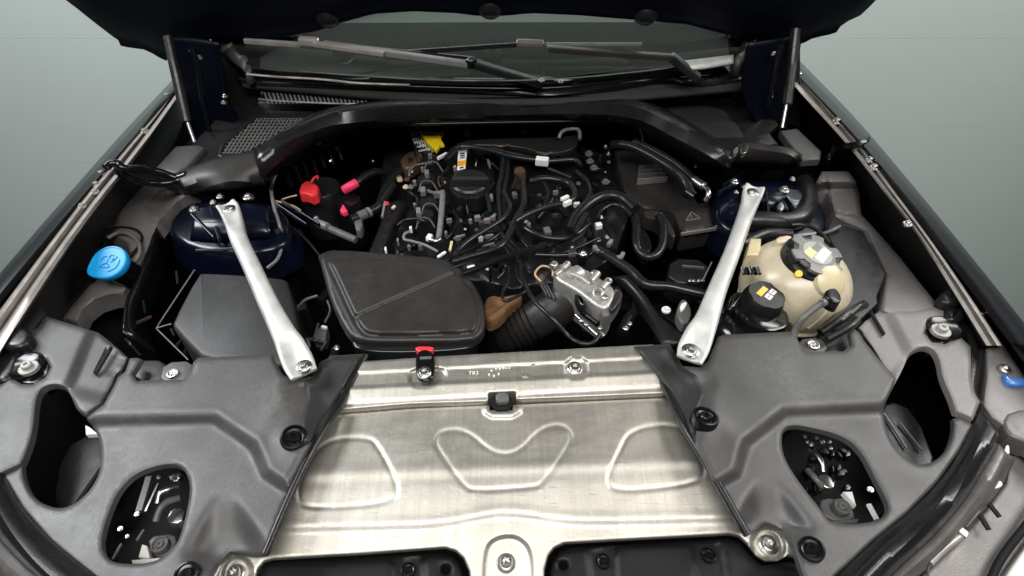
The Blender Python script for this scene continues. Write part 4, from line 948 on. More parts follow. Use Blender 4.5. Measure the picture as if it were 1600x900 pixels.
# hinges and the painted inner wing behind the gas struts
def hinge(pts, lab, seam):
    h = loft('hinge_post', pts, M['bonnetpaint'], CAR, lab, n=20, sub=3, thick=0.006)
    tube('hinge_arm', seam, 0.006, M['darkpaint'], h, seg=8)
    return h
def yz(x, y, Y=1.19):                                 # point on an upright plane
    d = ray(x, y); return CAM + d * (Y / d.y)
h1 = hinge([[yz(264, 56, 1.23), yz(274, 110, 1.23), yz(292, 170, 1.22), yz(304, 222)], [yz(312, 60, 1.21), yz(316, 110, 1.21), yz(324, 160, 1.21), yz(330, 214, 1.21)], [yz(344, 66, 1.19), yz(350, 110, 1.19), yz(356, 150, 1.19), yz(372, 184, 1.19)]], 'navy hinge post behind the left gas strut', [yz(300, 75, 1.15), yz(310, 110, 1.15), yz(316, 150, 1.15), yz(326, 204, 1.15)])
h2 = hinge([[yz(1250, 50, 1.24), yz(1242, 110, 1.23), yz(1230, 150, 1.22), yz(1208, 204)], [yz(1212, 60, 1.21), yz(1206, 110, 1.21), yz(1198, 150, 1.21), yz(1192, 202, 1.21)], [yz(1166, 66), yz(1160, 110), yz(1160, 150), yz(1180, 196)]], 'navy hinge post behind the right gas strut', [yz(1220, 70, 1.15), yz(1214, 90, 1.15), yz(1208, 120, 1.15), yz(1200, 165, 1.15)])
for x, y in ((300, 78), (312, 90), (352, 150), (350, 160)): put(BOLT, 'bolt', x, y, 0.19 if y < 100 else .10, 5, h1)
for x, y in ((1200, 74), (1208, 84), (1203, 150)): put(BOLT, 'bolt', x, y, 0.19 if y < 100 else .10, 5, h2)
for pts, lab in (([yz(330, 40, 1.27), yz(400, 40, 1.27), yz(404, 160, 1.27), yz(330, 200, 1.27)], 'black side of the plenum by the left hinge'), ([yz(1140, 40, 1.27), yz(1250, 40, 1.27), yz(1250, 200, 1.27), yz(1146, 160, 1.27)], 'black side of the plenum by the right hinge')):
    q4 = mk('plenum_side', pts + [p + V((0, .02, 0)) for p in pts], [(0, 1, 2, 3), (7, 6, 5, 4), (0, 4, 5, 1), (1, 5, 6, 2), (2, 6, 7, 3), (3, 7, 4, 0)], M['gutter'], CAR, lab, smooth=False)
st = tube('gas_strut', [(263, 58, .23), (272, 100, .19), (292, 190, .10)], 8, M['rubber'], CAR, 'left gas strut holding the bonnet up', seg=14, straight=True)
tube('strut_rod', [(292, 188, .102), (304, 222, .07)], 3, M['steel'], st, seg=10, straight=True)
st = tube('gas_strut', [(1243, 46, .23), (1237, 100, .175), (1229, 164, .115)], 8, M['rubber'], CAR, 'right gas strut holding the bonnet up', seg=14, straight=True)
tube('strut_rod', [(1229, 162, .117), (1222, 200, .08)], 3, M['steel'], st, seg=10, straight=True)

# ------------------------------------------------------------------ silver braces
def brace(sections, lab, bolt_a, bolt_b):
    """sections: (px,py,z, width_px, height_px, dish) along the tube; ends flattened and dished round the bolt"""
    S = catmull(sections, 44)
    C = [U(s[0], s[1], s[2]) for s in S]
    seg = 24; v = []
    for i, s in enumerate(S):
        t = (C[min(i + 1, len(S) - 1)] - C[max(i - 1, 0)]).normalized()
        side = t.cross(V((0, 0, 1))).normalized(); up = side.cross(t)
        if up.z < 0: up = -up
        m = mpp(s[0], s[1], s[2]); w = s[3] * m / 2; h = s[4] * m / 2
        for k in range(seg):
            a = 2 * math.pi * k / seg
            ca, sa = math.cos(a), math.sin(a)
            x = math.copysign(abs(ca) ** 0.7, ca); z = math.copysign(abs(sa) ** 0.75, sa)
            dz = -s[5] * m * math.exp(-(x / 0.62) ** 4) if sa > 0 else 0
            v.append(C[i] + side * (w * x) + up * (h * z + dz))
    f = grid_faces(len(S), seg, wrap_c=True)
    f.append(tuple(range(seg))[::-1]); f.append(tuple((len(S) - 1) * seg + k for k in range(seg)))
    b = mk('strut_brace', v, f, M['brace'], CAR, lab, ang=50)
    for x, y, z, r in (bolt_a, bolt_b):
        c = U(x, y, z); m = mpp(x, y, z)
        lathe('washer', c, (0, 0, 1), [(r * m * 1.25, -0.002), (r * m * 1.25, 0.002), (r * m * 1.1, 0.003), (r * m * 0.5, 0.003)], M['steel'], b, seg=24)
        put(TORX, 'bolt', x, y, z + 0.003, r, b)
    return b
brace([(352, 318, .052, 30, 8, 5), (358, 326, .052, 31, 10, 6), (366, 348, .052, 28, 20, 4), (374, 375, .052, 26, 26, 0), (395, 420, .050, 27, 28, 0), (420, 475, .048, 30, 29, 0), (443, 520, .045, 36, 28, 1), (454, 540, .042, 43, 20, 6), (466, 566, .040, 47, 13, 8), (475, 585, .038, 42, 8, 4)],
      'silver tubular brace on the left of the engine bay', (359, 327, .053, 8), (475, 573, .042, 10))
brace([(1180, 291, .052, 30, 8, 5), (1176, 302, .052, 31, 10, 6), (1170, 322, .052, 26, 20, 4), (1160, 350, .052, 24, 25, 0), (1142, 400, .050, 25, 27, 0), (1120, 455, .048, 29, 28, 0), (1104, 500, .045, 36, 27, 1), (1093, 522, .042, 44, 20, 6), (1083, 546, .040, 47, 13, 8), (1077, 563, .038, 40, 8, 4)],
      'silver tubular brace on the right of the engine bay', (1176, 301, .053, 8), (1079, 548, .042, 11))

# ------------------------------------------------------------------ navy strut towers
def tower(pts, zt, lab, face):
    t = prism('strut_tower', pts, 0.06, M['navy'], CAR, lab, z=zt, bev=0.012, rnd_n=1, taper=0.012)
    loft('tower_face', face, M['navy'], t, n=16, sub=3, thick=0.004)
    return t
tw = tower([(258, 352), (284, 318), (330, 310), (420, 314), (448, 330), (456, 366), (436, 386), (390, 396), (320, 392), (276, 376)], -0.012, 'navy strut tower under the left brace', [[(296, 322, .012), (340, 316, .016), (420, 320, .010)], [(300, 350, .012), (344, 350, .014), (420, 350, .008)], [(296, 375, -.01), (344, 378, -.01), (424, 372, -.01)]])
for a, b, w in (((300, 335), (336, 372), 5), ((330, 322), (344, 376), 5), ((430, 318), (480, 352), 3), ((440, 314), (500, 352), 3)):
    bar('tower_rib', (a[0], a[1], .016), (b[0], b[1], .002), w, 8, M['navy'], tw, bev=0.001)
for q in ((303, 327, 7), (333, 316, 5), (388, 308, 8), (344, 307, 6)): put(BOLT, 'nut', q[0], q[1], .016, q[2], tw)
bar('stamped_line', (306, 391, -.01), (366, 388, -.01), 2, 3, M['grey'], tw)
tw = tower([(1112, 300), (1140, 278), (1250, 280), (1282, 306), (1302, 352), (1270, 372), (1180, 372), (1120, 350)], -0.008, 'navy strut tower under the right brace', [[(1150, 285, .012), (1200, 286, .016), (1250, 292, .010)], [(1190, 310, .012), (1214, 312, .014), (1262, 316, .008)], [(1190, 332, -.01), (1216, 336, -.01), (1270, 344, -.01)]])
for a, b, w in (((1214, 318), (1226, 310), 4), ((1228, 308), (1244, 330), 5), ((1130, 290), (1160, 272), 3), ((1122, 302), (1158, 282), 3), ((1196, 300), (1200, 336), 4)):
    bar('tower_rib', (a[0], a[1], .018), (b[0], b[1], .006), w, 8, M['navy'], tw, bev=0.001)
prism('tower_tab', [(1212, 324), (1220, 314), (1227, 322), (1222, 329)], 0.006, M['steel'], tw, z=0.024, bev=0.001, rnd_n=1)
for q in ((1147, 284, 7), (1225, 297, 8), (1162, 292, 4), (1238, 280, 5), (1150, 300, 4)): put(BOLT, 'nut', q[0], q[1], .018, q[2], tw)

# ------------------------------------------------------------------ left box (control unit cover)
bx = prism('control_box', [(308, 428), (318, 424), (440, 432), (452, 440), (476, 560), (466, 572), (326, 570), (270, 512), (268, 502)], 0.10, M['box'], CAR, 'flat matt black box left of the left brace', z=-0.03, bev=0.008, rnd_n=1)
tube('box_edge', [(304, 422, -.036), (244, 513, -.04), (294, 562, -.04)], 1.2, M['grey'], bx, seg=6, straight=True, n=30)
tube('box_edge', [(244, 513, -.04), (268, 506, -.034)], 1.4, M['grey'], bx, seg=6)
for a, b in (((267, 513), (272, 524)), ((276, 540), (284, 532)), ((290, 545), (290, 556))): bar('box_clip', (a[0], a[1], -.04), (b[0], b[1], -.05), 3, 4, M['black'], bx)
lw = loft('side_liner', [[(250, 330, -.03), (220, 420, -.03), (196, 470, -.03), (190, 520, -.03)], [(275, 360, -.10), (262, 430, -.10), (236, 500, -.10), (250, 560, -.10)]], M['gloss'], CAR, 'glossy dark inner side of the bay by the blue cap', n=20, sub=3, thick=0.004)
for a, b, m in (((206, 478), (198, 496), 'gloss'), ((224, 470), (228, 490), 'gloss'), ((214, 505), (236, 495), 'tan'), ((276, 424), (278, 444), 'gloss'), ((196, 530), (220, 556), 'gloss')):
    bar('side_bracket', (a[0], a[1], -.05), (b[0], b[1], -.06), 3, 4, M[m] if m != 'tan' else M['rust'], lw)
tube('sensor_cable', [(432, 270, .0), (424, 292, -.01), (428, 322, -.01), (437, 352, -.01), (441, 378, -.02), (434, 404, -.03), (418, 419, -.04)], 2.8, M['greyc'], CAR, 'thin grey cable looping down beside the left brace', seg=8, n=50)
bar('cable_clip', (433, 360, -.008), (437, 366, -.010), 9, 7, M['black'], CAR)
tube('wire', [(430, 314, -.02), (446, 318, -.02), (458, 322, -.02), (470, 329, -.03)], 1.8, M['tan'], CAR, seg=6)
tube('wire', [(440, 312, -.02), (452, 308, -.02), (464, 305, -.02)], 1.4, M['tan'], CAR, seg=6)
tube('wire', [(446, 345, -.04), (480, 376, -.06), (500, 400, -.08)], 2, M['black'], CAR, seg=6)
tube('wire', [(496, 462, -.08), (475, 470, -.08), (460, 488, -.08)], 2.6, M['grey'], CAR, seg=6)
tube('wire', [(512, 470, -.06), (516, 486, -.06), (508, 504, -.06)], 2, M['grey'], CAR, seg=6)
cn = prism('connector', [(496, 512), (512, 512), (508, 532), (490, 530)], 0.02, M['grey'], CAR, 'small grey plug on a bracket beside the foot of the left brace', z=-0.05, bev=0.002, rnd_n=0)
bar('plug_latch', (503, 511, -.045), (511, 513, -.045), 4, 5, M['tape'], cn); bar('plug_latch', (491, 530, -.045), (498, 506, -.045), 3, 5, M['steel'], cn)
bar('plug_bracket', (478, 529, -.05), (510, 536, -.05), 4, 4, M['steel'], cn); bar('plug_bracket', (510, 534, -.05), (502, 548, -.05), 4, 4, M['steel'], cn); bar('plug_bracket', (480, 530, -.05), (484, 542, -.05), 4, 4, M['grey'], cn)
st = tube('stud_post', [(525, 544, -.03), (522, 556, -.04), (512, 575, -.05)], 7, M['black'], CAR, seg=10)
put(BOLT, 'nut', 526, 543, -.026, 5, st)

# ------------------------------------------------------------------ air filter box
AF = [(497, 398), (522, 390), (600, 396), (692, 404), (722, 420), (746, 452), (758, 480), (758, 512), (752, 526), (736, 536), (640, 537), (572, 537), (550, 530), (536, 512), (516, 470), (504, 425)]
AFI = [(512, 404), (600, 406), (684, 412), (712, 424), (738, 458), (747, 486), (745, 512), (738, 519), (640, 522), (580, 522), (566, 514), (552, 488), (526, 430)]
GRV = [(557, 495), (712, 427)]
def r_af(px, py):
    h = raised(px, py, chaikin(AFI, 1), 0.006, 7)
    h = h - 0.0045 * np.exp(-(seg_dist(px, py, GRV, False) / 3.4) ** 2)
    h = h + 0.0010 * np.exp(-((np.abs(sdf(px, py, chaikin(AFI, 1)) - 9)) / 3.0) ** 2)
    return h
lid = panel('air_filter_box', chaikin(AF, 1), lambda x, y: 0.018 - 0.00006 * (y - 400), M['lid'], CAR, 'black air filter box with a raised five-sided lid and a diagonal groove', relief=r_af, step=2.4, th=0.012, edge=7, edge_h=0.006, ang=60)
prism('box_body', [(516, 410), (700, 415), (742, 470), (746, 530), (735, 548), (560, 552), (546, 530)], 0.16, M['gloss'], lid, z=-0.004, bev=0.004, rnd_n=2)
prism('corner_lug', [(494, 399), (520, 389), (530, 392), (506, 410)], 0.006, M['lid'], lid, z=0.012, bev=0.002, rnd_n=1)
prism('red_seal', [(648, 540), (678, 540), (676, 548), (662, 552), (650, 548)], 0.01, M['red'], lid, z=0.004, bev=0.003, rnd_n=1)
bk = prism('mounting_bracket', [(649, 546), (678, 545), (680, 584), (672, 595), (658, 596), (649, 586)], 0.008, M['gloss'], CAR, 'black bracket bolting the air filter box to the aluminium cross member', z=0.014, bev=0.003, rnd_n=2)
bar('bracket_slot', (656, 560, .0145), (674, 559, .0145), 5, 2, M['grey'], bk)
put(TORX, 'bolt', 663, 582, 0.017, 11, bk)
prism('heat_pad', chaikin([(756, 466), (770, 458), (784, 462), (800, 458), (818, 456), (812, 470), (796, 474), (784, 490), (766, 500), (756, 494)], 1), 0.03, M['brown'], CAR, 'crumpled tan heat shield beside the air filter box', z=-0.05, bev=0.008, rnd_n=1)

# ------------------------------------------------------------------ coolant tank
tc = U(1240, 447, -0.012); tr = 81 * mpp(1240, 447, -0.012)
prof = []
for k in range(0, 25):
    a = -math.pi / 2 + math.pi * k / 24
    prof.append((max(0.002, tr * math.cos(a) ** 0.94 if math.cos(a) > 0 else 0.002), tr * 0.88 * math.sin(a)))
prof2 = [p for p in prof if p[1] < -0.042]
sq = [(tr * .86 + .006, -0.042), (tr * .86 + .007, -0.038), (tr * .90, -0.035)]
tank = lathe('coolant_tank', tc, (0.0, 0.05, 1), prof2 + sq + [p for p in prof if p[1] > -0.034], M['tank'], CAR, 'yellowed translucent round coolant tank with a black screw cap', seg=48, ang=60)
capn = V((0.16, -0.16, 1)).normalized()
cc = U(1268, 406, tc.z + tr * 0.76)
cr = 46 * mpp(1270, 393, 0.06)
def knob(a, r, h):
    if h < 0.006: return r
    return r * (1 - 0.13 * sm(np.array((math.cos(6 * a + 0.5) - 0.05) / 0.5)))
ccap = lathe('tank_cap', cc, capn, [(cr * .78, -0.040), (cr * .80, -0.014), (cr * .96, -0.013), (cr, -0.010), (cr, 0.004), (cr * .95, 0.0045), (cr * .94, 0.0062), (cr * .93, 0.012), (cr * .88, 0.0140), (cr * .5, 0.0150), (0.002, 0.0150)], M['black'], tank, 'black six-lobed screw cap with a pale round symbol disc', seg=96, mod=knob, ang=30)
cq = capn.to_track_quat('Z', 'Y')
def oncap(u, w, h): return cc + cq @ V((u, w, h))
star = lambda a, r, h: r * (1 - 0.30 * sm(np.array((math.cos(6 * a + 0.5) + 0.15) / 0.6)))
lathe('cap_top', oncap(0, 0, 0.0142), capn, [(cr * .90, -0.002), (cr * .90, 0.0016), (cr * .86, 0.0022), (cr * .5, 0.0024), (0.001, 0.0024)], M['greyc'], tank, seg=96, mod=star, ang=30)
lathe('symbol_disc', oncap(0, 0, 0.0168), capn, [(cr * .50, 0), (cr * .50, 0.0006), (0.001, 0.0006)], M['symdisc'], tank, seg=36)
def patch(name, u0, u1, w0, w1, h, mat, par, fn):
    c = fn((u0 + u1) / 2, (w0 + w1) / 2, h)
    ax = fn(u1, 0, 0) - fn(u0, 0, 0); ay = fn(0, w1, 0) - fn(0, w0, 0)
    return box(name, c, ax / 2, ay / 2, ax.cross(ay).normalized() * 0.0004, mat, par)
e = cr * .42
patch('symbol', -e, -0.001, 0.001, e * .75, 0.0176, M['paleyellow'], tank, oncap)
patch('symbol', -0.0005, e, 0.001, e * .6, 0.0174, M['greyc'], tank, oncap)
patch('symbol', -e * .75, -0.0005, -e * .8, -0.001, 0.0176, M['white'], tank, oncap)
patch('symbol', 0.001, e, -e * .75, -0.001, 0.0176, M['white'], tank, oncap)
lathe('paint_dot', oncap(-0.004, -cr * .70, 0.0166), capn, [(0.0045, 0), (0.0045, 0.0006), (0.0008, 0.0006)], M['yellow'], tank, seg=14)
def on_tank(px, py):
    d = ray(px, py); oc = CAM - tc; a = d.dot(d); b = 2 * d.dot(oc); c = oc.dot(oc) - (tr * .985) ** 2
    t = (-b - math.sqrt(max(0, b * b - 4 * a * c))) / (2 * a); return CAM + d * t
p = on_tank(1248, 428); lathe('paint_dot', p, (p - tc), [(0.0055, -0.002), (0.0055, 0.002), (0.001, 0.002)], M['yellow'], tank, seg=14)
tube('neck_ridge', [on_tank(1262, 512), on_tank(1290, 488), on_tank(1302, 462)], 0.004, M['tank'], tank, seg=8)
p = on_tank(1298, 440); lathe('pale_boss', p, (p - tc), [(0.026, -0.012), (0.024, 0.002), (0.016, 0.006), (0.002, 0.007)], M['tanklight'], tank, seg=24)
prism('tank_lug', [(1172, 372), (1190, 372), (1188, 398), (1166, 398)], 0.03, M['tanklight'], tank, z=0.035, bev=0.003, rnd_n=0)
prism('tank_lug', [(1212, 370), (1236, 366), (1240, 376), (1214, 380)], 0.02, M['tank'], tank, z=0.062, bev=0.003, rnd_n=1)
for k in range(5):                                   # ribbed quick connector on the tank's left
    tube('connector_rib', [(1160 + k * 6, 418 + (k % 2) * 1, .05 + .004 * k), (1162 + k * 6, 424, .05 + .004 * k), (1163 + k * 6, 428, .05 + .004 * k)], 3, M['gloss'] if k % 2 else M['steel'], tank, seg=8, n=8)
hc = tube('tank_hose', [(1238, 540, .012), (1243, 515, .03), (1258, 494, .05), (1284, 474, .06), (1302, 468, .06)], 5.5, M['greyc'], CAR, 'thin grey-black hose curving off the front of the coolant tank', seg=10, n=40)
hc.data.materials.clear(); hc.data.materials.append(M['grey'])
tube('hose_ferrule', [(1284, 474, .062), (1296, 469, .062)], 6.5, M['greyc'], hc, seg=12)
prism('plug_housing', [(1288, 455), (1298, 449), (1308, 450), (1316, 464), (1312, 474), (1300, 470), (1290, 462)], 0.02, M['gloss'], hc, z=0.072, bev=0.003, rnd_n=1)
hs = prism('heat_shield', [(1292, 366), (1318, 352), (1349, 360), (1385, 430), (1371, 462), (1372, 474), (1332, 512), (1300, 524), (1282, 512), (1322, 470), (1322, 420)], 0.12, M['black'], CAR, 'black faceted shield behind the coolant tank', z=0.004, bev=0.003, rnd_n=0)
tube('shield_hose', [(1282, 520, .02), (1312, 500, .03), (1330, 486, .03), (1350, 476, .02)], 7, M['rubber'], CAR, seg=10)
tube('shield_hose', [(1292, 530, .02), (1326, 512, .03), (1340, 500, .03)], 6, M['black'], CAR, seg=10)
for a, b in (((1330, 490), (1345, 476)), ((1316, 500), (1334, 486))): bar('label_strip', (a[0], a[1], .036), (b[0], b[1], .034), 3, 2, M['grey'], hs)

# ------------------------------------------------------------------ brake fluid reservoir
bf = U(1178, 512, -0.03)
bm_ = mpp(1178, 505, -0.03)
br = lathe('brake_reservoir', bf, (0.05, 0.05, 1), [(0.064, -0.06), (0.066, -0.01), (0.064, 0.004), (0.054, 0.016), (0.043, 0.020), (0.041, 0.034), (0.036, 0.036)], M['gloss'], CAR, 'glossy black reservoir with a yellow-marked cap in front of the coolant tank', seg=40)
prism('reservoir_shoulder', [(1140, 456), (1160, 452), (1170, 462), (1150, 482), (1134, 484)], 0.04, M['gloss'], br, z=0.012, bev=0.008, rnd_n=1)
bn = V((0.10, -0.10, 1)).normalized(); bc = bf + V((0.006, 0.018, 0.036)); bq = bn.to_track_quat('Z', 'Y'); brr = 33 * mpp(1182, 480, 0.02)
scal = lambda a, r, h: r * (1 - 0.07 * max(0.0, math.cos(5 * a))) if h > 0.006 else r
lathe('reservoir_cap', bc, bn, [(brr, -0.012), (brr * 1.02, 0.0), (brr, 0.010), (brr * .92, 0.020), (brr * .86, 0.023), (0.002, 0.023)], M['black'], br, seg=60, mod=scal, ang=30)
def onb(u, w, h): return bc + bq @ V((u, w, h))
patch('symbol', -0.012, 0.011, 0.004, 0.013, 0.0235, M['amber'], br, onb)
patch('symbol', -0.008, 0.003, -0.009, 0.001, 0.0235, M['white'], br, onb)
patch('symbol', 0.006, 0.017, -0.008, 0.001, 0.0235, M['white'], br, onb)
patch('symbol_line', -0.006, 0.001, -0.0045, -0.0035, 0.0242, M['dark'], br, onb); patch('symbol_line', 0.008, 0.015, -0.004, -0.003, 0.0242, M['dark'], br, onb)
patch('symbol_line', -0.012, 0.010, 0.009, 0.010, 0.0242, M['yellow'], br, onb)

# dark hoses behind the coolant tank
tube('hose', [(1150, 346, .0), (1190, 345, .005), (1228, 347, .005), (1252, 338, .005), (1262, 318, .0), (1256, 286, -.01)], 15, M['rubber'], CAR, 'thick dull black hose bending behind the right brace', seg=14, n=50)
tube('hose', [(1236, 352, .02), (1258, 352, .02), (1280, 362, .03), (1296, 380, .03)], 3, M['black'], CAR, seg=8)
tube('hose', [(1160, 382, .0), (1196, 366, .0), (1236, 366, .0)], 9, M['black'], CAR, seg=10)
tube('hose', [(1284, 366, .0), (1300, 360, .01), (1312, 354, .01)], 3, M['grey'], CAR, seg=8)

# ------------------------------------------------------------------ engine
def r_eng(px, py):
    h = raised(px, py, [(694, 228), (775, 232), (778, 330), (690, 336)], 0.030, 10)
    h = h + raised(px, py, [(700, 330), (775, 326), (790, 366), (706, 376)], 0.022, 8)
    h = h + raised(px, py, [(800, 250), (900, 260), (890, 330), (806, 330)], 0.012, 12)
    h = h + 0.004 * np.sin(px / 7.0) * np.sin(py / 6.0) + 0.006 * np.sin(px / 19.0 + 1) * np.sin(py / 15.0)
    return h
eng = panel('engine', [(600, 240), (640, 222), (900, 222), (960, 250), (985, 330), (960, 400), (900, 440), (800, 452), (700, 430), (620, 400), (590, 330)], lambda x, y: -0.085 + 0.0 * x, M['black'], CAR, 'black engine top crowded with hoses and plugs', relief=r_eng, step=6, th=0.2, edge=6)
oc = U(735, 292, -0.005); om = mpp(735, 292, -0.01)
capmod2 = lambda a, r, h: r * (1 + 0.05 * (1 if math.sin(14 * a) > 0 else 0)) if h < 0.012 else r
lathe('oil_cap', oc, (0, -0.1, 1), [(32 * om, -0.03), (32 * om, 0.004), (29 * om, 0.010), (29 * om, 0.014), (26 * om, 0.017), (0.002, 0.018)], M['black'], eng, seg=56, mod=capmod2, ang=30)
bar('oil_cap_grip', (706, 284, .018), (764, 284, .018), 9, 16, M['lid'], eng, bev=0.003)
prism('cap_surround', [(710, 266), (728, 263), (756, 272), (764, 282), (745, 280), (708, 276)], 0.02, M['lid'], eng, z=0.012, bev=0.003, rnd_n=1)
def card(name, pts, z, mat, par, tilt=0.0):
    return prism(name, pts, 0.0012, mat, par, z=z, bev=0.0003, rnd_n=0, steps=1)
card('sticker', [(716, 236), (730, 234), (727, 263), (714, 266)], 0.001, M['white'], eng)
card('sticker_band', [(715, 252), (728.6, 250), (727.8, 257), (714.4, 259)], 0.003, M['orange'], eng)
for k in range(3): card('sticker_line', [(719, 239 + k * 3.4), (726, 238 + k * 3.4), (726, 239.2 + k * 3.4), (719, 240.2 + k * 3.4)], 0.003, M['dark'], eng)
card('sticker_line', [(718, 261), (724, 260), (724, 261.4), (718, 262.4)], 0.003, M['dark'], eng)
# ignition plugs and little connectors
for i, (x, y) in enumerate(((676, 262), (668, 292), (672, 328), (664, 350))):
    lathe('ignition_coil', U(x, y, -0.045), (0, 0, 1), [(0.022, -0.04), (0.022, 0.018), (0.019, 0.023), (0.010, 0.024), (0.002, 0.024)], M['black'], eng, seg=18)
    tube('coil_lead', [(x - 14, y + 8, -.02), (x - 8, y - 8, -.008), (x + 6, y - 8, -.008), (x + 16, y + 6, -.02)], 1.3, M['grey'], eng, seg=6)
for x, y, w, h, m in ((667, 272, 7, 10, 'greyc'), (661, 299, 8, 11, 'greyc'), (654, 332, 7, 12, 'greyc'), (684, 304, 12, 6, 'greyc'), (639, 387, 4, 4, 'greyc'), (642, 359, 4, 5, 'white'), (697, 366, 4, 5, 'greyc'), (657, 387, 6, 3, 'grey'), (660, 265, 4, 4, 'greyc'), (648, 322, 4, 5, 'greyc'), (711, 268, 4, 5, 'grey'), (622, 378, 3, 7, 'greyc'), (603, 392, 3, 7, 'white'), (672, 244, 6, 5, 'greyc'), (648, 286, 5, 5, 'greyc')):
    b = U(x, y, -0.012); m_ = mpp(x, y, -0.012)
    box('connector', b, (w * m_ / 2, w * m_ * .12, 0), (-h * m_ * .12, h * m_ / 2 * 1.3, 0), (0, 0, 0.006), M[m], eng, bev=0.0012)
bar('wire_tip', (684, 248, .0), (698, 240, .0), 4, 5, M['white'], eng, bev=.001)
bar('dipstick', (668, 298, -.005), (682, 303, -.005), 2.5, 4, M['greyc'], eng)
tube('vent_pipe', [(692, 300, -.01), (690, 330, -.012), (688, 352, -.015), (685, 376, -.02)], 4.6, M['greyc'], eng, seg=12)
tube('vent_elbow', [(688, 374, -.018), (680, 377, -.018), (668, 372, -.018)], 4.6, M['steel'], eng, seg=12)
lathe('hose_clamp', U(671, 372, -0.018), (-0.9, 0.3, 0.2), [(0.008, -0.004), (0.0085, 0), (0.008, 0.004)], M['white'], eng, seg=14)
tube('yellow_tube', [(640, 362, -.01), (632, 366, -.01), (632, 374, -.01), (644, 377, -.01), (664, 383, -.012), (684, 393, -.015)], 2.4, M['greyc'], eng, seg=8)
bar('yellow_clip', (706, 378, .0), (703, 392, .0), 3.5, 4, M['yellow'] if False else M['tanklight'], eng)
bar('steel_strip', (684, 402, .0), (696, 394, .0), 4, 3, M['white'], eng); bar('steel_strip', (709, 373, .0), (726, 367, .0), 2.5, 3, M['greyc'], eng)
tube('pink_clip', [(686, 276, .004), (685, 284, .006), (688, 292, .004)], 1.8, M['rust'], eng, seg=8)
# engine hoses
Z = lambda pts, z: [(x, y, z) for x, y in pts]
def hose(pts, r, z, mat='rubber', label=None, name='hose'):
    return tube(name, Z(pts, z), r, M[mat], CAR, label, seg=10, n=6 * len(pts) + 10)
hose([(787, 240), (784, 271), (779, 295), (781, 327), (783, 346), (789, 361)], 4, .012)
hose([(794, 242), (792, 271), (787, 300), (787, 327), (789, 346)], 4.2, .006)
hose([(787, 300), (797, 322), (790, 337), (773, 351), (737, 373), (717, 390), (712, 402)], 4, .022, 'seal', 'thin black hose slanting down to the air filter box')
hose([(772, 288), (762, 300), (764, 317), (767, 334)], 4, .0)
hose([(817, 283), (819, 312), (815, 327), (805, 344), (798, 361), (786, 381), (771, 390), (737, 400), (707, 409)], 5, .024, 'seal', 'black hose dropping past the middle of the engine')
hose([(805, 346), (827, 334), (856, 323), (883, 317), (896, 310), (898, 300), (891, 288), (876, 282), (852, 279), (827, 283)], 5, .030, 'seal', 'black hose doubling back with two white clips')
hose([(722, 428), (750, 418), (773, 408), (803, 398), (832, 389), (854, 381)], 5, .028, 'gloss', 'shiny black pipe running to the corner of the air filter box')
hose([(820, 356), (837, 366), (859, 372), (881, 373), (900, 366), (915, 354), (921, 344)], 4.5, .016, 'seal')
hose([(891, 361), (900, 339), (915, 322), (935, 310), (957, 306), (976, 312), (993, 327)], 9, .020, 'rubber', 'thick black hose arching right of the engine')
hose([(898, 366), (907, 348), (916, 334)], 4, .030)
hose([(935, 342), (940, 329), (957, 320), (974, 324), (986, 337)], 3, .026, 'seal')
hose([(805, 361), (817, 376), (829, 390)], 4.5, .014, 'gloss')
hose([(776, 351), (786, 368), (798, 386), (810, 405)], 3.5, .010)
hose([(795, 372), (806, 386), (816, 398)], 3.5, .008)
h = hose([(837, 398), (871, 399), (905, 397)], 4.2, .014, 'gloss')
put(BOLT, 'hose_end', 911, 396, .018, 6, h); bar('hose_band', (888, 396, .018), (900, 396, .018), 9, 9, M['steel'], h, bev=.001)
h = hose([(696, 248), (712, 232), (729, 229), (761, 234), (798, 244), (837, 250), (859, 252), (896, 250), (908, 258)], 4, .020, 'seal', 'cable loom along the rear of the engine with a white tape tag')
bar('tape_tag', (837, 251, .024), (857, 253, .024), 12, 12, M['tape'], h, bev=.002)
hose([(765, 231), (798, 239), (832, 247)], 3, .016); hose([(856, 263), (893, 278)], 3, .010)
for x, y in ((882, 311), (886, 318)): bar('hose_clip', (x - 5, y + 2, .036), (x + 6, y - 3, .036), 6, 8, M['white'], CAR, bev=.001)
hose([(870, 399), (905, 386), (935, 372)], 2.5, .0); hose([(848, 386), (870, 380), (892, 370)], 3, .002)
hose([(745, 392), (760, 386), (775, 383)], 3, .0); hose([(742, 386), (760, 383), (772, 380)], 2, .006, 'grey')
hose([(792, 405), (796, 424), (794, 440), (786, 456), (788, 470), (806, 464), (826, 452)], 2.6, .0)
hose([(812, 408), (822, 420), (830, 428)], 3.5, .0); hose([(808, 404), (808, 430), (818, 446)], 3, -.004)
hose([(800, 405), (788, 424), (776, 436)], 3, -.004); hose([(780, 366), (800, 404)], 2.5, .0)
hose([(845, 440), (836, 428), (846, 416), (862, 420), (864, 432)], 1.8, .004, 'tan')
hose([(690, 412), (712, 400), (742, 386), (768, 374), (784, 362)], 3.2, .010, 'gloss'); hose([(700, 420), (726, 412), (752, 402), (776, 394)], 2.6, .016, 'seal')
hose([(846, 280), (856, 300), (852, 318), (842, 332)], 4, -.004); hose([(872, 290), (868, 306), (874, 326), (884, 340)], 3.4, -.008, 'gloss')
hose([(806, 262), (806, 280), (800, 296)], 3, .004); hose([(900, 268), (916, 282), (922, 300), (914, 316)], 4, -.004, 'seal')
hose([(924, 352), (930, 372), (926, 392), (914, 404)], 4, -.004); hose([(944, 350), (958, 372), (960, 392)], 5, -.01, 'seal')
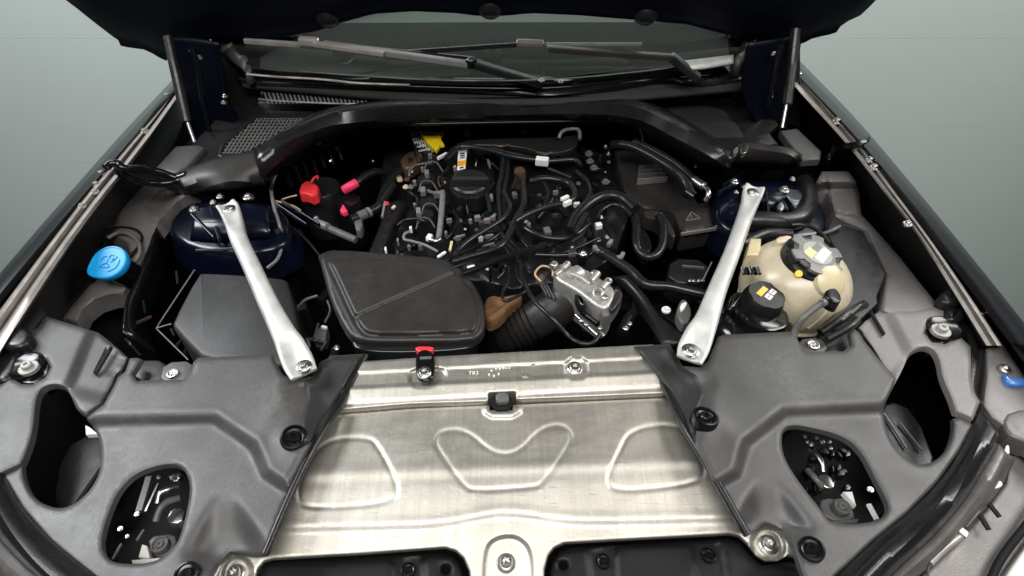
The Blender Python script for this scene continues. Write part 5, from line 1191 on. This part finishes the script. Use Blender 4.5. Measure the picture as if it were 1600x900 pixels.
hose([(700, 262), (690, 276), (694, 292)], 2.6, .002); hose([(640, 300), (652, 312), (648, 330), (636, 344)], 3, -.01, 'gloss')
hose([(620, 352), (632, 344), (650, 342), (664, 346)], 2.4, -.008); hose([(708, 330), (716, 346), (708, 362), (696, 374)], 2.4, .002, 'gloss')
# valve, plug cluster and sparkle metal in the middle
lathe('valve', U(812, 273, .0), (0, -.1, 1), [(0.012, -0.03), (0.012, 0.01), (0.009, 0.014), (0.002, 0.014)], M['rust'], eng, seg=14)
for x, y, w, h_, m in ((746, 341, 9, 6, 'greyc'), (761, 345, 10, 5, 'greyc'), (752, 349, 7, 5, 'rust'), (735, 346, 5, 4, 'greyc'), (770, 341, 8, 4, 'greyc'), (751, 373, 6, 4, 'white'), (765, 370, 12, 3, 'greyc'), (730, 414, 12, 5, 'greyc'), (736, 419, 12, 4, 'white'), (868, 301, 8, 3, 'greyc'), (901, 320, 9, 4, 'white'), (804, 305, 7, 8, 'grey'), (768, 309, 4, 9, 'greyc'), (764, 256, 3, 14, 'grey'), (826, 352, 6, 5, 'greyc'), (855, 362, 10, 12, 'grey'), (935, 353, 10, 7, 'white'), (702, 345, 8, 3, 'greyc'), (716, 372, 8, 3, 'greyc')):
    b = U(x, y, .004); m_ = mpp(x, y, .004)
    box('plug', b, (w * m_ / 2, w * m_ * .14, 0), (-h_ * m_ * .14, h_ * m_ / 2 * 1.25, 0), (0, 0, 0.005), M[m], eng, bev=0.001)
ru = random.Random(11)
for i in range(70):                                   # further small plugs, brackets and studs of the dark engine top
    x = ru.uniform(640, 960); y = ru.uniform(236, 430)
    if 690 < x < 780 and 232 < y < 320: continue
    w = ru.uniform(4, 14); h_ = ru.uniform(4, 12); a = ru.uniform(0, 3)
    b = U(x, y, ru.uniform(-.06, -.03)); m_ = mpp(x, y, -.04)
    box('bracket', b, (w * m_ / 2 * math.cos(a), w * m_ / 2 * math.sin(a), 0), (-h_ * m_ / 2 * math.sin(a), h_ * m_ / 2 * math.cos(a), 0), (0, 0, ru.uniform(.006, .016)), M[ru.choice(['black', 'gloss', 'black', 'gloss', 'rubber'])], eng, bev=0.0015)
for i in range(34):
    x = ru.uniform(630, 970); y = ru.uniform(240, 420)
    put(BOLT if i % 2 else TORX, 'stud', x, y, ru.uniform(-.05, -.02), ru.uniform(2, 4.5), eng, mat=None if i % 3 else M['grey'])
for i in range(22):
    x = ru.uniform(630, 940); y = ru.uniform(240, 410); a = ru.uniform(0, 6.28); L_ = ru.uniform(20, 50)
    tube('wire', [(x, y, -.03), (x + L_ * .5 * math.cos(a) + ru.uniform(-6, 6), y + L_ * .35 * math.sin(a), -.02), (x + L_ * math.cos(a), y + L_ * .8 * math.sin(a), -.035)], ru.uniform(1.2, 2.4), M[ru.choice(['rubber', 'gloss', 'grey'])], eng, seg=6)
# lower dark machinery so the gaps are not empty
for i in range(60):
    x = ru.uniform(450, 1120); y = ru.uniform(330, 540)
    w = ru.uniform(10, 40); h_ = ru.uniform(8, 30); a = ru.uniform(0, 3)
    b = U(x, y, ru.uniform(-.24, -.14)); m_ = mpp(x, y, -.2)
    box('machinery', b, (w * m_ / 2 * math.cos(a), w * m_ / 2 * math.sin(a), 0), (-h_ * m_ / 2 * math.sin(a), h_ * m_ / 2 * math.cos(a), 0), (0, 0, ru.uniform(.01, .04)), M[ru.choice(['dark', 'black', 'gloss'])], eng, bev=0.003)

# rear shelf above the engine with lifting eye, bulkhead bolts
lip = prism('rear_shield', [(706, 226), (740, 216), (890, 214), (904, 204), (906, 218), (896, 232), (876, 238), (850, 240), (812, 228), (760, 226)], 0.01, M['black'], CAR, 'black shield behind the engine with a hooked end', z=0.012, bev=0.003, rnd_n=1)
tube('lifting_hook', [(873, 216, .02), (878, 206, .03), (890, 202, .03), (904, 203, .03), (906, 218, .02)], 3, M['grey'], lip, seg=8)
tube('copper_edge', [(772, 227, .018), (784, 229, .018), (795, 226, .018)], 1.4, M['rust'], lip, seg=6); tube('copper_edge', [(838, 238, .018), (852, 242, .018), (862, 238, .018)], 1.4, M['rust'], lip, seg=6)
for x, y, r in ((731, 208, 6), (820, 204, 6), (958, 206, 5), (516, 252, 4), (583, 252, 3), (529, 208, 3), (526, 232, 3)):
    put(BOLT, 'bolt', x, y, -.02, r, CAR, tilt=(-1.2, 0), mat=M['grey'] if r > 5 else None)
# yellow tag and woven sleeve at the rear
pad = prism('woven_sleeve', [(637, 204), (660, 204), (676, 234), (664, 242), (642, 220)], 0.01, M['black'], CAR, 'black and white woven pad under a yellow tag', z=-.03, bev=0.003, rnd_n=0)
for k in range(7):
    bar('weave', (640 + k * 5, 205 + max(0, k - 3) * 5, -.027), (648 + k * 4.6, 222 + k * 2.6, -.027), 2, 2, M['mesh'], pad)
for k in range(5):
    bar('weave', (641 + k * 3.2, 212 + k * 6, -.0265), (656 + k * 4.4, 206 + k * 6.6, -.0265), 1.6, 2, M['mesh'], pad)
prism('yellow_tag', [(656, 205), (694, 205), (688, 215), (694, 225), (688, 226), (682, 235), (675, 230), (665, 219)], 0.008, M['yellow'], CAR, 'bright yellow plastic tag at the rear of the engine', z=-.012, bev=0.002, rnd_n=0)
sh = prism('exhaust_shield', [(622, 254), (630, 240), (646, 233), (664, 238), (652, 254), (634, 264)], 0.03, M['rust'], CAR, 'brown heat shield below the yellow tag', z=-.03, bev=0.008, rnd_n=2)
# left side of the engine: battery post, red caps, cables, duct
for x, y, rx in ((505, 310, 34), (548, 330, 22)):
    lathe('junction_body', U(x, y, -.07), (0, 0, 1), [(rx * mpp(x, y, -.05), -0.08), (rx * mpp(x, y, -.05), 0.02), (rx * .85 * mpp(x, y, -.05), 0.03), (0.004, 0.03)], M['gloss'] if rx < 30 else M['black'], CAR, seg=24)
rc = prism('terminal_cap', [(467, 297), (470, 288), (478, 282), (490, 284), (498, 291), (496, 302), (488, 306), (478, 302), (468, 301)], 0.022, M['red'], CAR, 'red terminal cap with a small strap', z=-.012, bev=0.004, rnd_n=0)
tube('cap_strap', [(486, 286, -.008), (490, 279, -.004), (496, 275, -.004), (496, 279, -.004)], 1.8, M['red'], rc, seg=8)
cb = tube('battery_cable', [(538, 297, -.03), (548, 291, -.022), (558, 285, -.02), (570, 276, -.02), (586, 269, -.025), (602, 270, -.04)], 6.5, M['rubber'], CAR, 'black cable with a red sleeve behind the terminal cap', seg=12)
tube('red_sleeve', [(538, 297, -.029), (548, 291, -.021), (557, 286, -.019)], 7.5, M['pink'], cb, seg=12)
prism('red_flag', [(531, 328), (536, 318), (543, 329), (537, 332)], 0.01, M['pink'], CAR, z=-.03, bev=0.002, rnd_n=0)
cb = tube('battery_cable', [(494, 346, -.04), (504, 352, -.04), (530, 364, -.045), (556, 375, -.05)], 6, M['grey'], CAR, 'grey sleeved cable below the red terminal cap', seg=12)
tube('cable_ferrule', [(500, 350, -.038), (512, 355, -.038)], 6.8, M['greyc'], cb, seg=12)
put(BOLT, 'nut', 494, 341, -.035, 5, cb)
hz = hose([(549, 343), (562, 338), (576, 332), (592, 322), (602, 308), (614, 290)], 7, -.03, 'rubber', 'black hose with a grey clamp left of the engine')
tube('hose_clamp', [(560, 339, -.028), (572, 334, -.028)], 8, M['grey'], hz, seg=12); tube('hose_clamp', [(574, 333, -.028), (578, 331, -.028)], 8.2, M['greyc'], hz, seg=12)
prism('hose_fitting', [(552, 340), (566, 338), (566, 358), (556, 360)], 0.02, M['grey'], hz, z=-.03, bev=.003, rnd_n=1)
dt = loft('air_duct', [[(606, 318, -.03), (598, 340, -.03), (588, 366, -.035), (574, 400, -.04)], [(624, 314, -.004), (616, 340, -.006), (604, 366, -.01), (590, 402, -.02)], [(640, 324, -.03), (630, 344, -.03), (618, 368, -.035), (606, 404, -.04)]], M['rubber'], CAR, 'flat black air duct running down to the filter box', n=24, sub=6, thick=0.004)
bar('duct_pin', (602, 316, .0), (597, 340, -.005), 3, 4, M['greyc'], dt); bar('duct_mark', (613, 326, .0), (617, 322, .0), 4, 3, M['tanklight'], dt)
put(BOLT, 'bolt', 604, 318, .0, 4, dt, mat=M['red'])
tube('hose', [(592, 330, -.06), (604, 296, -.05), (622, 270, -.045), (644, 252, -.045)], 9, M['rubber'], CAR, 'black pipe lagging under the brown heat shield', seg=12)
for x, y, m in ((625, 281, 'tan'), (634, 292, 'tanklight'), (624, 278, 'greyc'), (636, 280, 'rust'), (642, 292, 'greyc')):
    put(TORX, 'fitting', x, y, -.02, 4.5, CAR, mat=M[m])
tube('wire', [(648, 258, -.01), (640, 268, -.01), (640, 276, -.015)], 1.8, M['grey'], CAR, seg=6); tube('wire', [(648, 258, -.01), (660, 256, -.01), (674, 254, -.01)], 1.8, M['grey'], CAR, seg=6)
# fluted bulkhead insulation at the left rear
for k in range(7):
    bar('insulation_rib', (447 + k * 13, 268 - k * 8, -.03), (456 + k * 13, 292 - k * 7, -.07), 5, 8, M['black'], CAR, bev=.002)

# right side cover with louvres, plate with warning triangle
sc_ = panel('engine_side_cover', [(960, 236), (1000, 232), (1042, 256), (1072, 290), (1090, 318), (1146, 313), (1136, 354), (1064, 367), (1050, 330), (1006, 326), (990, 318), (975, 300)], lambda x, y: -0.03 + 0.0 * x, M['lid'], CAR, 'black side cover with four louvres and a warning triangle', step=5, th=0.04, edge=4,
            relief=lambda x, y: -0.014 * sm((322 - y + (1100 - x) * 0.08) / 8 + .5) * 1 + raised(x, y, [(1062, 322), (1100, 316), (1116, 354), (1066, 362)], 0.004, 3))
for k in range(4):
    bar('louvre', (998 - k * 1 + k * 0.2, 263 + k * 7, -.036), (1030 + k * 4, 261 + k * 6.4, -.036), 2.2, 10, M['grey'] if k < 3 else M['greyc'], sc_)
bar('plate_edge', (1064, 366, -.028), (1120, 357, -.028), 3.5, 5, M['greyc'], sc_); bar('plate_edge', (1116, 355, -.024), (1132, 352, -.024), 2, 4, M['greyc'], sc_)
tube('warning_triangle', [(1072, 345, -.0255), (1080, 331, -.0255), (1094, 341, -.0255), (1072, 345, -.0255)], 1.0, M['grey'], sc_, seg=6, straight=True, n=40)
bar('warning_mark', (1079, 336, -.026), (1081, 341, -.026), 1.6, 2, M['grey'], sc_)
prism('cover_arm', [(1002, 330), (1024, 326), (1040, 334), (1058, 366), (1050, 372), (1030, 344), (1008, 338)], 0.03, M['lid'], CAR, z=-.01, bev=.004, rnd_n=1)
p1_ = tube('coolant_pipe', [(958, 226, .01), (972, 226, .02), (993, 231, .025), (1022, 246, .025), (1052, 266, .02), (1070, 284, .01), (1080, 304, .0)], 7.5, M['seal'], CAR, 'black pipe sweeping over the side cover', seg=14, n=60)
p2_ = tube('coolant_pipe', [(990, 222, .02), (1014, 232, .02), (1040, 246, .02), (1066, 264, .015), (1088, 284, .01)], 6, M['seal'], CAR, 'black pipe ending in a silver elbow', seg=14, n=50)
tube('pipe_nut', [(1085, 281, .012), (1099, 291, .012)], 7.5, M['steel'], p2_, seg=6); tube('pipe_elbow', [(1098, 290, .012), (1105, 296, .012), (1107, 304, .008), (1102, 314, -.004)], 4.2, M['steel'], p2_, seg=12)
tube('pipe_end', [(1072, 300, .0), (1084, 308, -.004)], 8.5, M['gloss'], p1_, seg=12)
hb_ = tube('ribbed_hose', [(988, 330, .0), (994, 350, .0), (994, 378, -.004), (1000, 394, -.01), (1014, 402, -.01), (1028, 396, -.01), (1036, 378, -.006), (1036, 352, .0), (1030, 338, .0)], 6.5, M['rubber'], CAR, 'black ribbed hose looped below the side cover', seg=12, n=90, ribs=1)
prism('hose_block', [(1000, 348), (1020, 372), (1018, 394), (1004, 396), (996, 372)], 0.03, M['rubber'], CAR, z=-.03, bev=.006, rnd_n=2)
for x, y, r in ((946, 229, 4), (951, 240, 5), (960, 228, 4), (1088, 260, 4), (920, 240, 6), (922, 252, 6), (928, 262, 6), (946, 284, 6)):
    put(BOLT, 'bolt', x, y, -.02, r, CAR, mat=M['grey'] if r > 5 else None)
for x, y in ((920, 240), (922, 252), (930, 264), (946, 284)):
    tube('injector_stub', [(x - 14, y - 4, -.04), (x, y, -.03), (x + 14, y + 4, -.04)], 5, M['gloss'], eng, seg=10)

# ------------------------------------------------------------------ throttle body and intake hose
def hp_(x, y, z): return U(x, y, z)
duct = tube('intake_hose', [(792, 528, -.13, 24), (808, 520, -.11, 27), (826, 508, -.09, 29), (850, 492, -.07, 31), (876, 476, -.055, 34), (900, 461, -.04, 39)], 36, M['lid'], CAR, 'fat black intake hose with bellows leading to the throttle body', seg=28, n=40)
for k in range(5):
    x = 802 + k * 7.4; y = 523 - k * 4.6
    tube('bellow', [(x - 1.8, y + 1.0, -.116 + .008 * k, 26), (x, y, -.115 + .008 * k, 33), (x + 1.8, y - 1.0, -.114 + .008 * k, 26)], 34, M['rubber'], duct, seg=28, n=9)
for k in range(3):
    bar('hose_rib', (842 + k * 6, 440 + k * 3, -.02), (854 + k * 6, 462 + k * 3, -.02), 2, 5, M['grey'], duct)
tube('hose_flange', [(896, 460, -.043), (906, 454, -.038)], 43, M['gloss'], duct, seg=28, n=8)
prism('hose_lug', [(896, 448), (908, 452), (918, 470), (912, 480), (902, 470)], 0.02, M['seal'], duct, z=.005, bev=.006, rnd_n=2)
tb = prism('throttle_body', [(864, 424), (872, 411), (884, 410), (896, 414), (908, 416), (926, 424), (936, 432), (950, 440), (962, 452), (960, 468), (950, 482), (936, 480), (920, 468), (904, 455), (886, 445), (870, 436)], 0.07, M['cast'], CAR, 'rough cast aluminium throttle body', z=.012, bev=.006, rnd_n=1)
tube('barrel', [(892, 436, .004), (906, 428, .004)], 15, M['cast'], tb, seg=20, n=8); tube('barrel_band', [(893, 428, .016), (908, 434, .016), (922, 444, .014)], 4, M['cast'], tb, seg=10)
for a, b, r in (((862, 418, .014), (868, 412, .016), 6), ((880, 420, .016), (888, 411, .018), 5), ((923, 440, .016), (934, 427, .018), 6), ((940, 452, .014), (952, 438, .016), 6), ((868, 430, .012), (884, 418, .012), 4)):
    tube('cast_boss', [a, b], r, M['cast'], tb, seg=12, n=8)
lathe('port', U(934, 459, .014), (0.1, -0.5, .8), [(0.0095, -.012), (0.0095, .004), (0.0075, .005), (0.0052, .003), (0.0048, -.008)], M['cast'], tb, seg=20)
for x, y in ((866, 413), (884, 412), (928, 425), (950, 440), (945, 464)): put(TORX, 'bolt', x, y, .020, 4.5, tb)
prism('actuator', [(958, 450), (970, 452), (974, 462), (954, 490), (944, 496), (938, 486)], 0.03, M['grey'], tb, z=.006, bev=.003, rnd_n=1)
prism('actuator_cover', [(964, 450), (973, 453), (971, 468), (958, 486), (950, 482)], 0.01, M['lid'], tb, z=.012, bev=.003, rnd_n=1)
tube('linkage', [(900, 492, -.01), (912, 504, -.01), (934, 524, -.01)], 3, M['steel'], tb, seg=8); tube('linkage', [(910, 488, -.02), (934, 506, -.02)], 5, M['gloss'], tb, seg=8)
for x, y in ((938, 512), (942, 522), (908, 500), (916, 506), (932, 478), (936, 480)): put(TORX, 'screw', x, y, -.004, 3.5, tb)
tube('wire', [(811, 407, .01), (818, 439, .01), (835, 470, .02), (862, 497, .02), (887, 524, .0), (906, 536, .0), (926, 536, .0), (938, 522, .0)], 3.6, M['rubber'], CAR, 'black cable crossing in front of the intake hose', seg=8, n=60)
tube('wire_end', [(934, 528, .0), (939, 520, .0)], 3, M['greyc'], CAR, seg=8)
tube('hose', [(934, 392, .01), (950, 400, .01), (984, 422, .005), (1009, 444, .0), (1046, 448, .0), (1082, 456, .0), (1110, 462, .0)], 8, M['seal'], CAR, 'black hose running from the engine to the right brace', seg=12, n=50)
for a, b in (((928, 386), (936, 394)), ((938, 390), (944, 396)), ((950, 384), (956, 376)), ((968, 406), (974, 396)), ((964, 402), (970, 406))):
    bar('hose_fitting', (a[0], a[1], .012), (b[0], b[1], .014), 6, 8, M['greyc'], CAR, bev=.001)
loft('duct_panel', [[(958, 432, -.05), (990, 460, -.05), (1010, 500, -.05), (1036, 546, -.03)], [(980, 430, -.03), (1006, 458, -.03), (1036, 498, -.03), (1078, 540, -.02)]], M['black'], CAR, n=20, sub=2, thick=.01)
tube('hose', [(972, 520, -.06), (980, 500, -.06), (992, 486, -.06), (996, 470, -.06)], 9, M['rubber'], CAR, seg=10)
put(TORX, 'screw', 978, 512, -.02, 5, CAR); put(TORX, 'screw', 984, 505, -.02, 4, CAR); put(BOLT, 'nut', 1041, 484, -.01, 7, CAR, mat=M['tape'])
# parts just left of the right brace
prism('module', [(1046, 402), (1108, 406), (1102, 444), (1044, 440)], 0.05, M['black'], CAR, z=-.03, bev=.004, rnd_n=1)
bar('module_rail', (1066, 416, -.02), (1100, 419, -.02), 3, 4, M['grey'], CAR); bar('module_strut', (1098, 438, -.01), (1112, 410, -.01), 2, 3, M['greyc'], CAR)
for x in (1078, 1084, 1092, 1098): put(TORX, 'stud', x, 438, -.02, 3, CAR)
prism('clear_cap', [(1056, 488), (1064, 466), (1074, 468), (1082, 486), (1076, 504), (1066, 506)], 0.02, M['grey'], CAR, 'pale crumpled clear cap beside the right brace', z=.0, bev=.004, rnd_n=1)
prism('clear_cap_edge', [(1062, 476), (1072, 470), (1074, 476), (1064, 488)], 0.004, M['white'], CAR, z=.004, bev=.001, rnd_n=1)
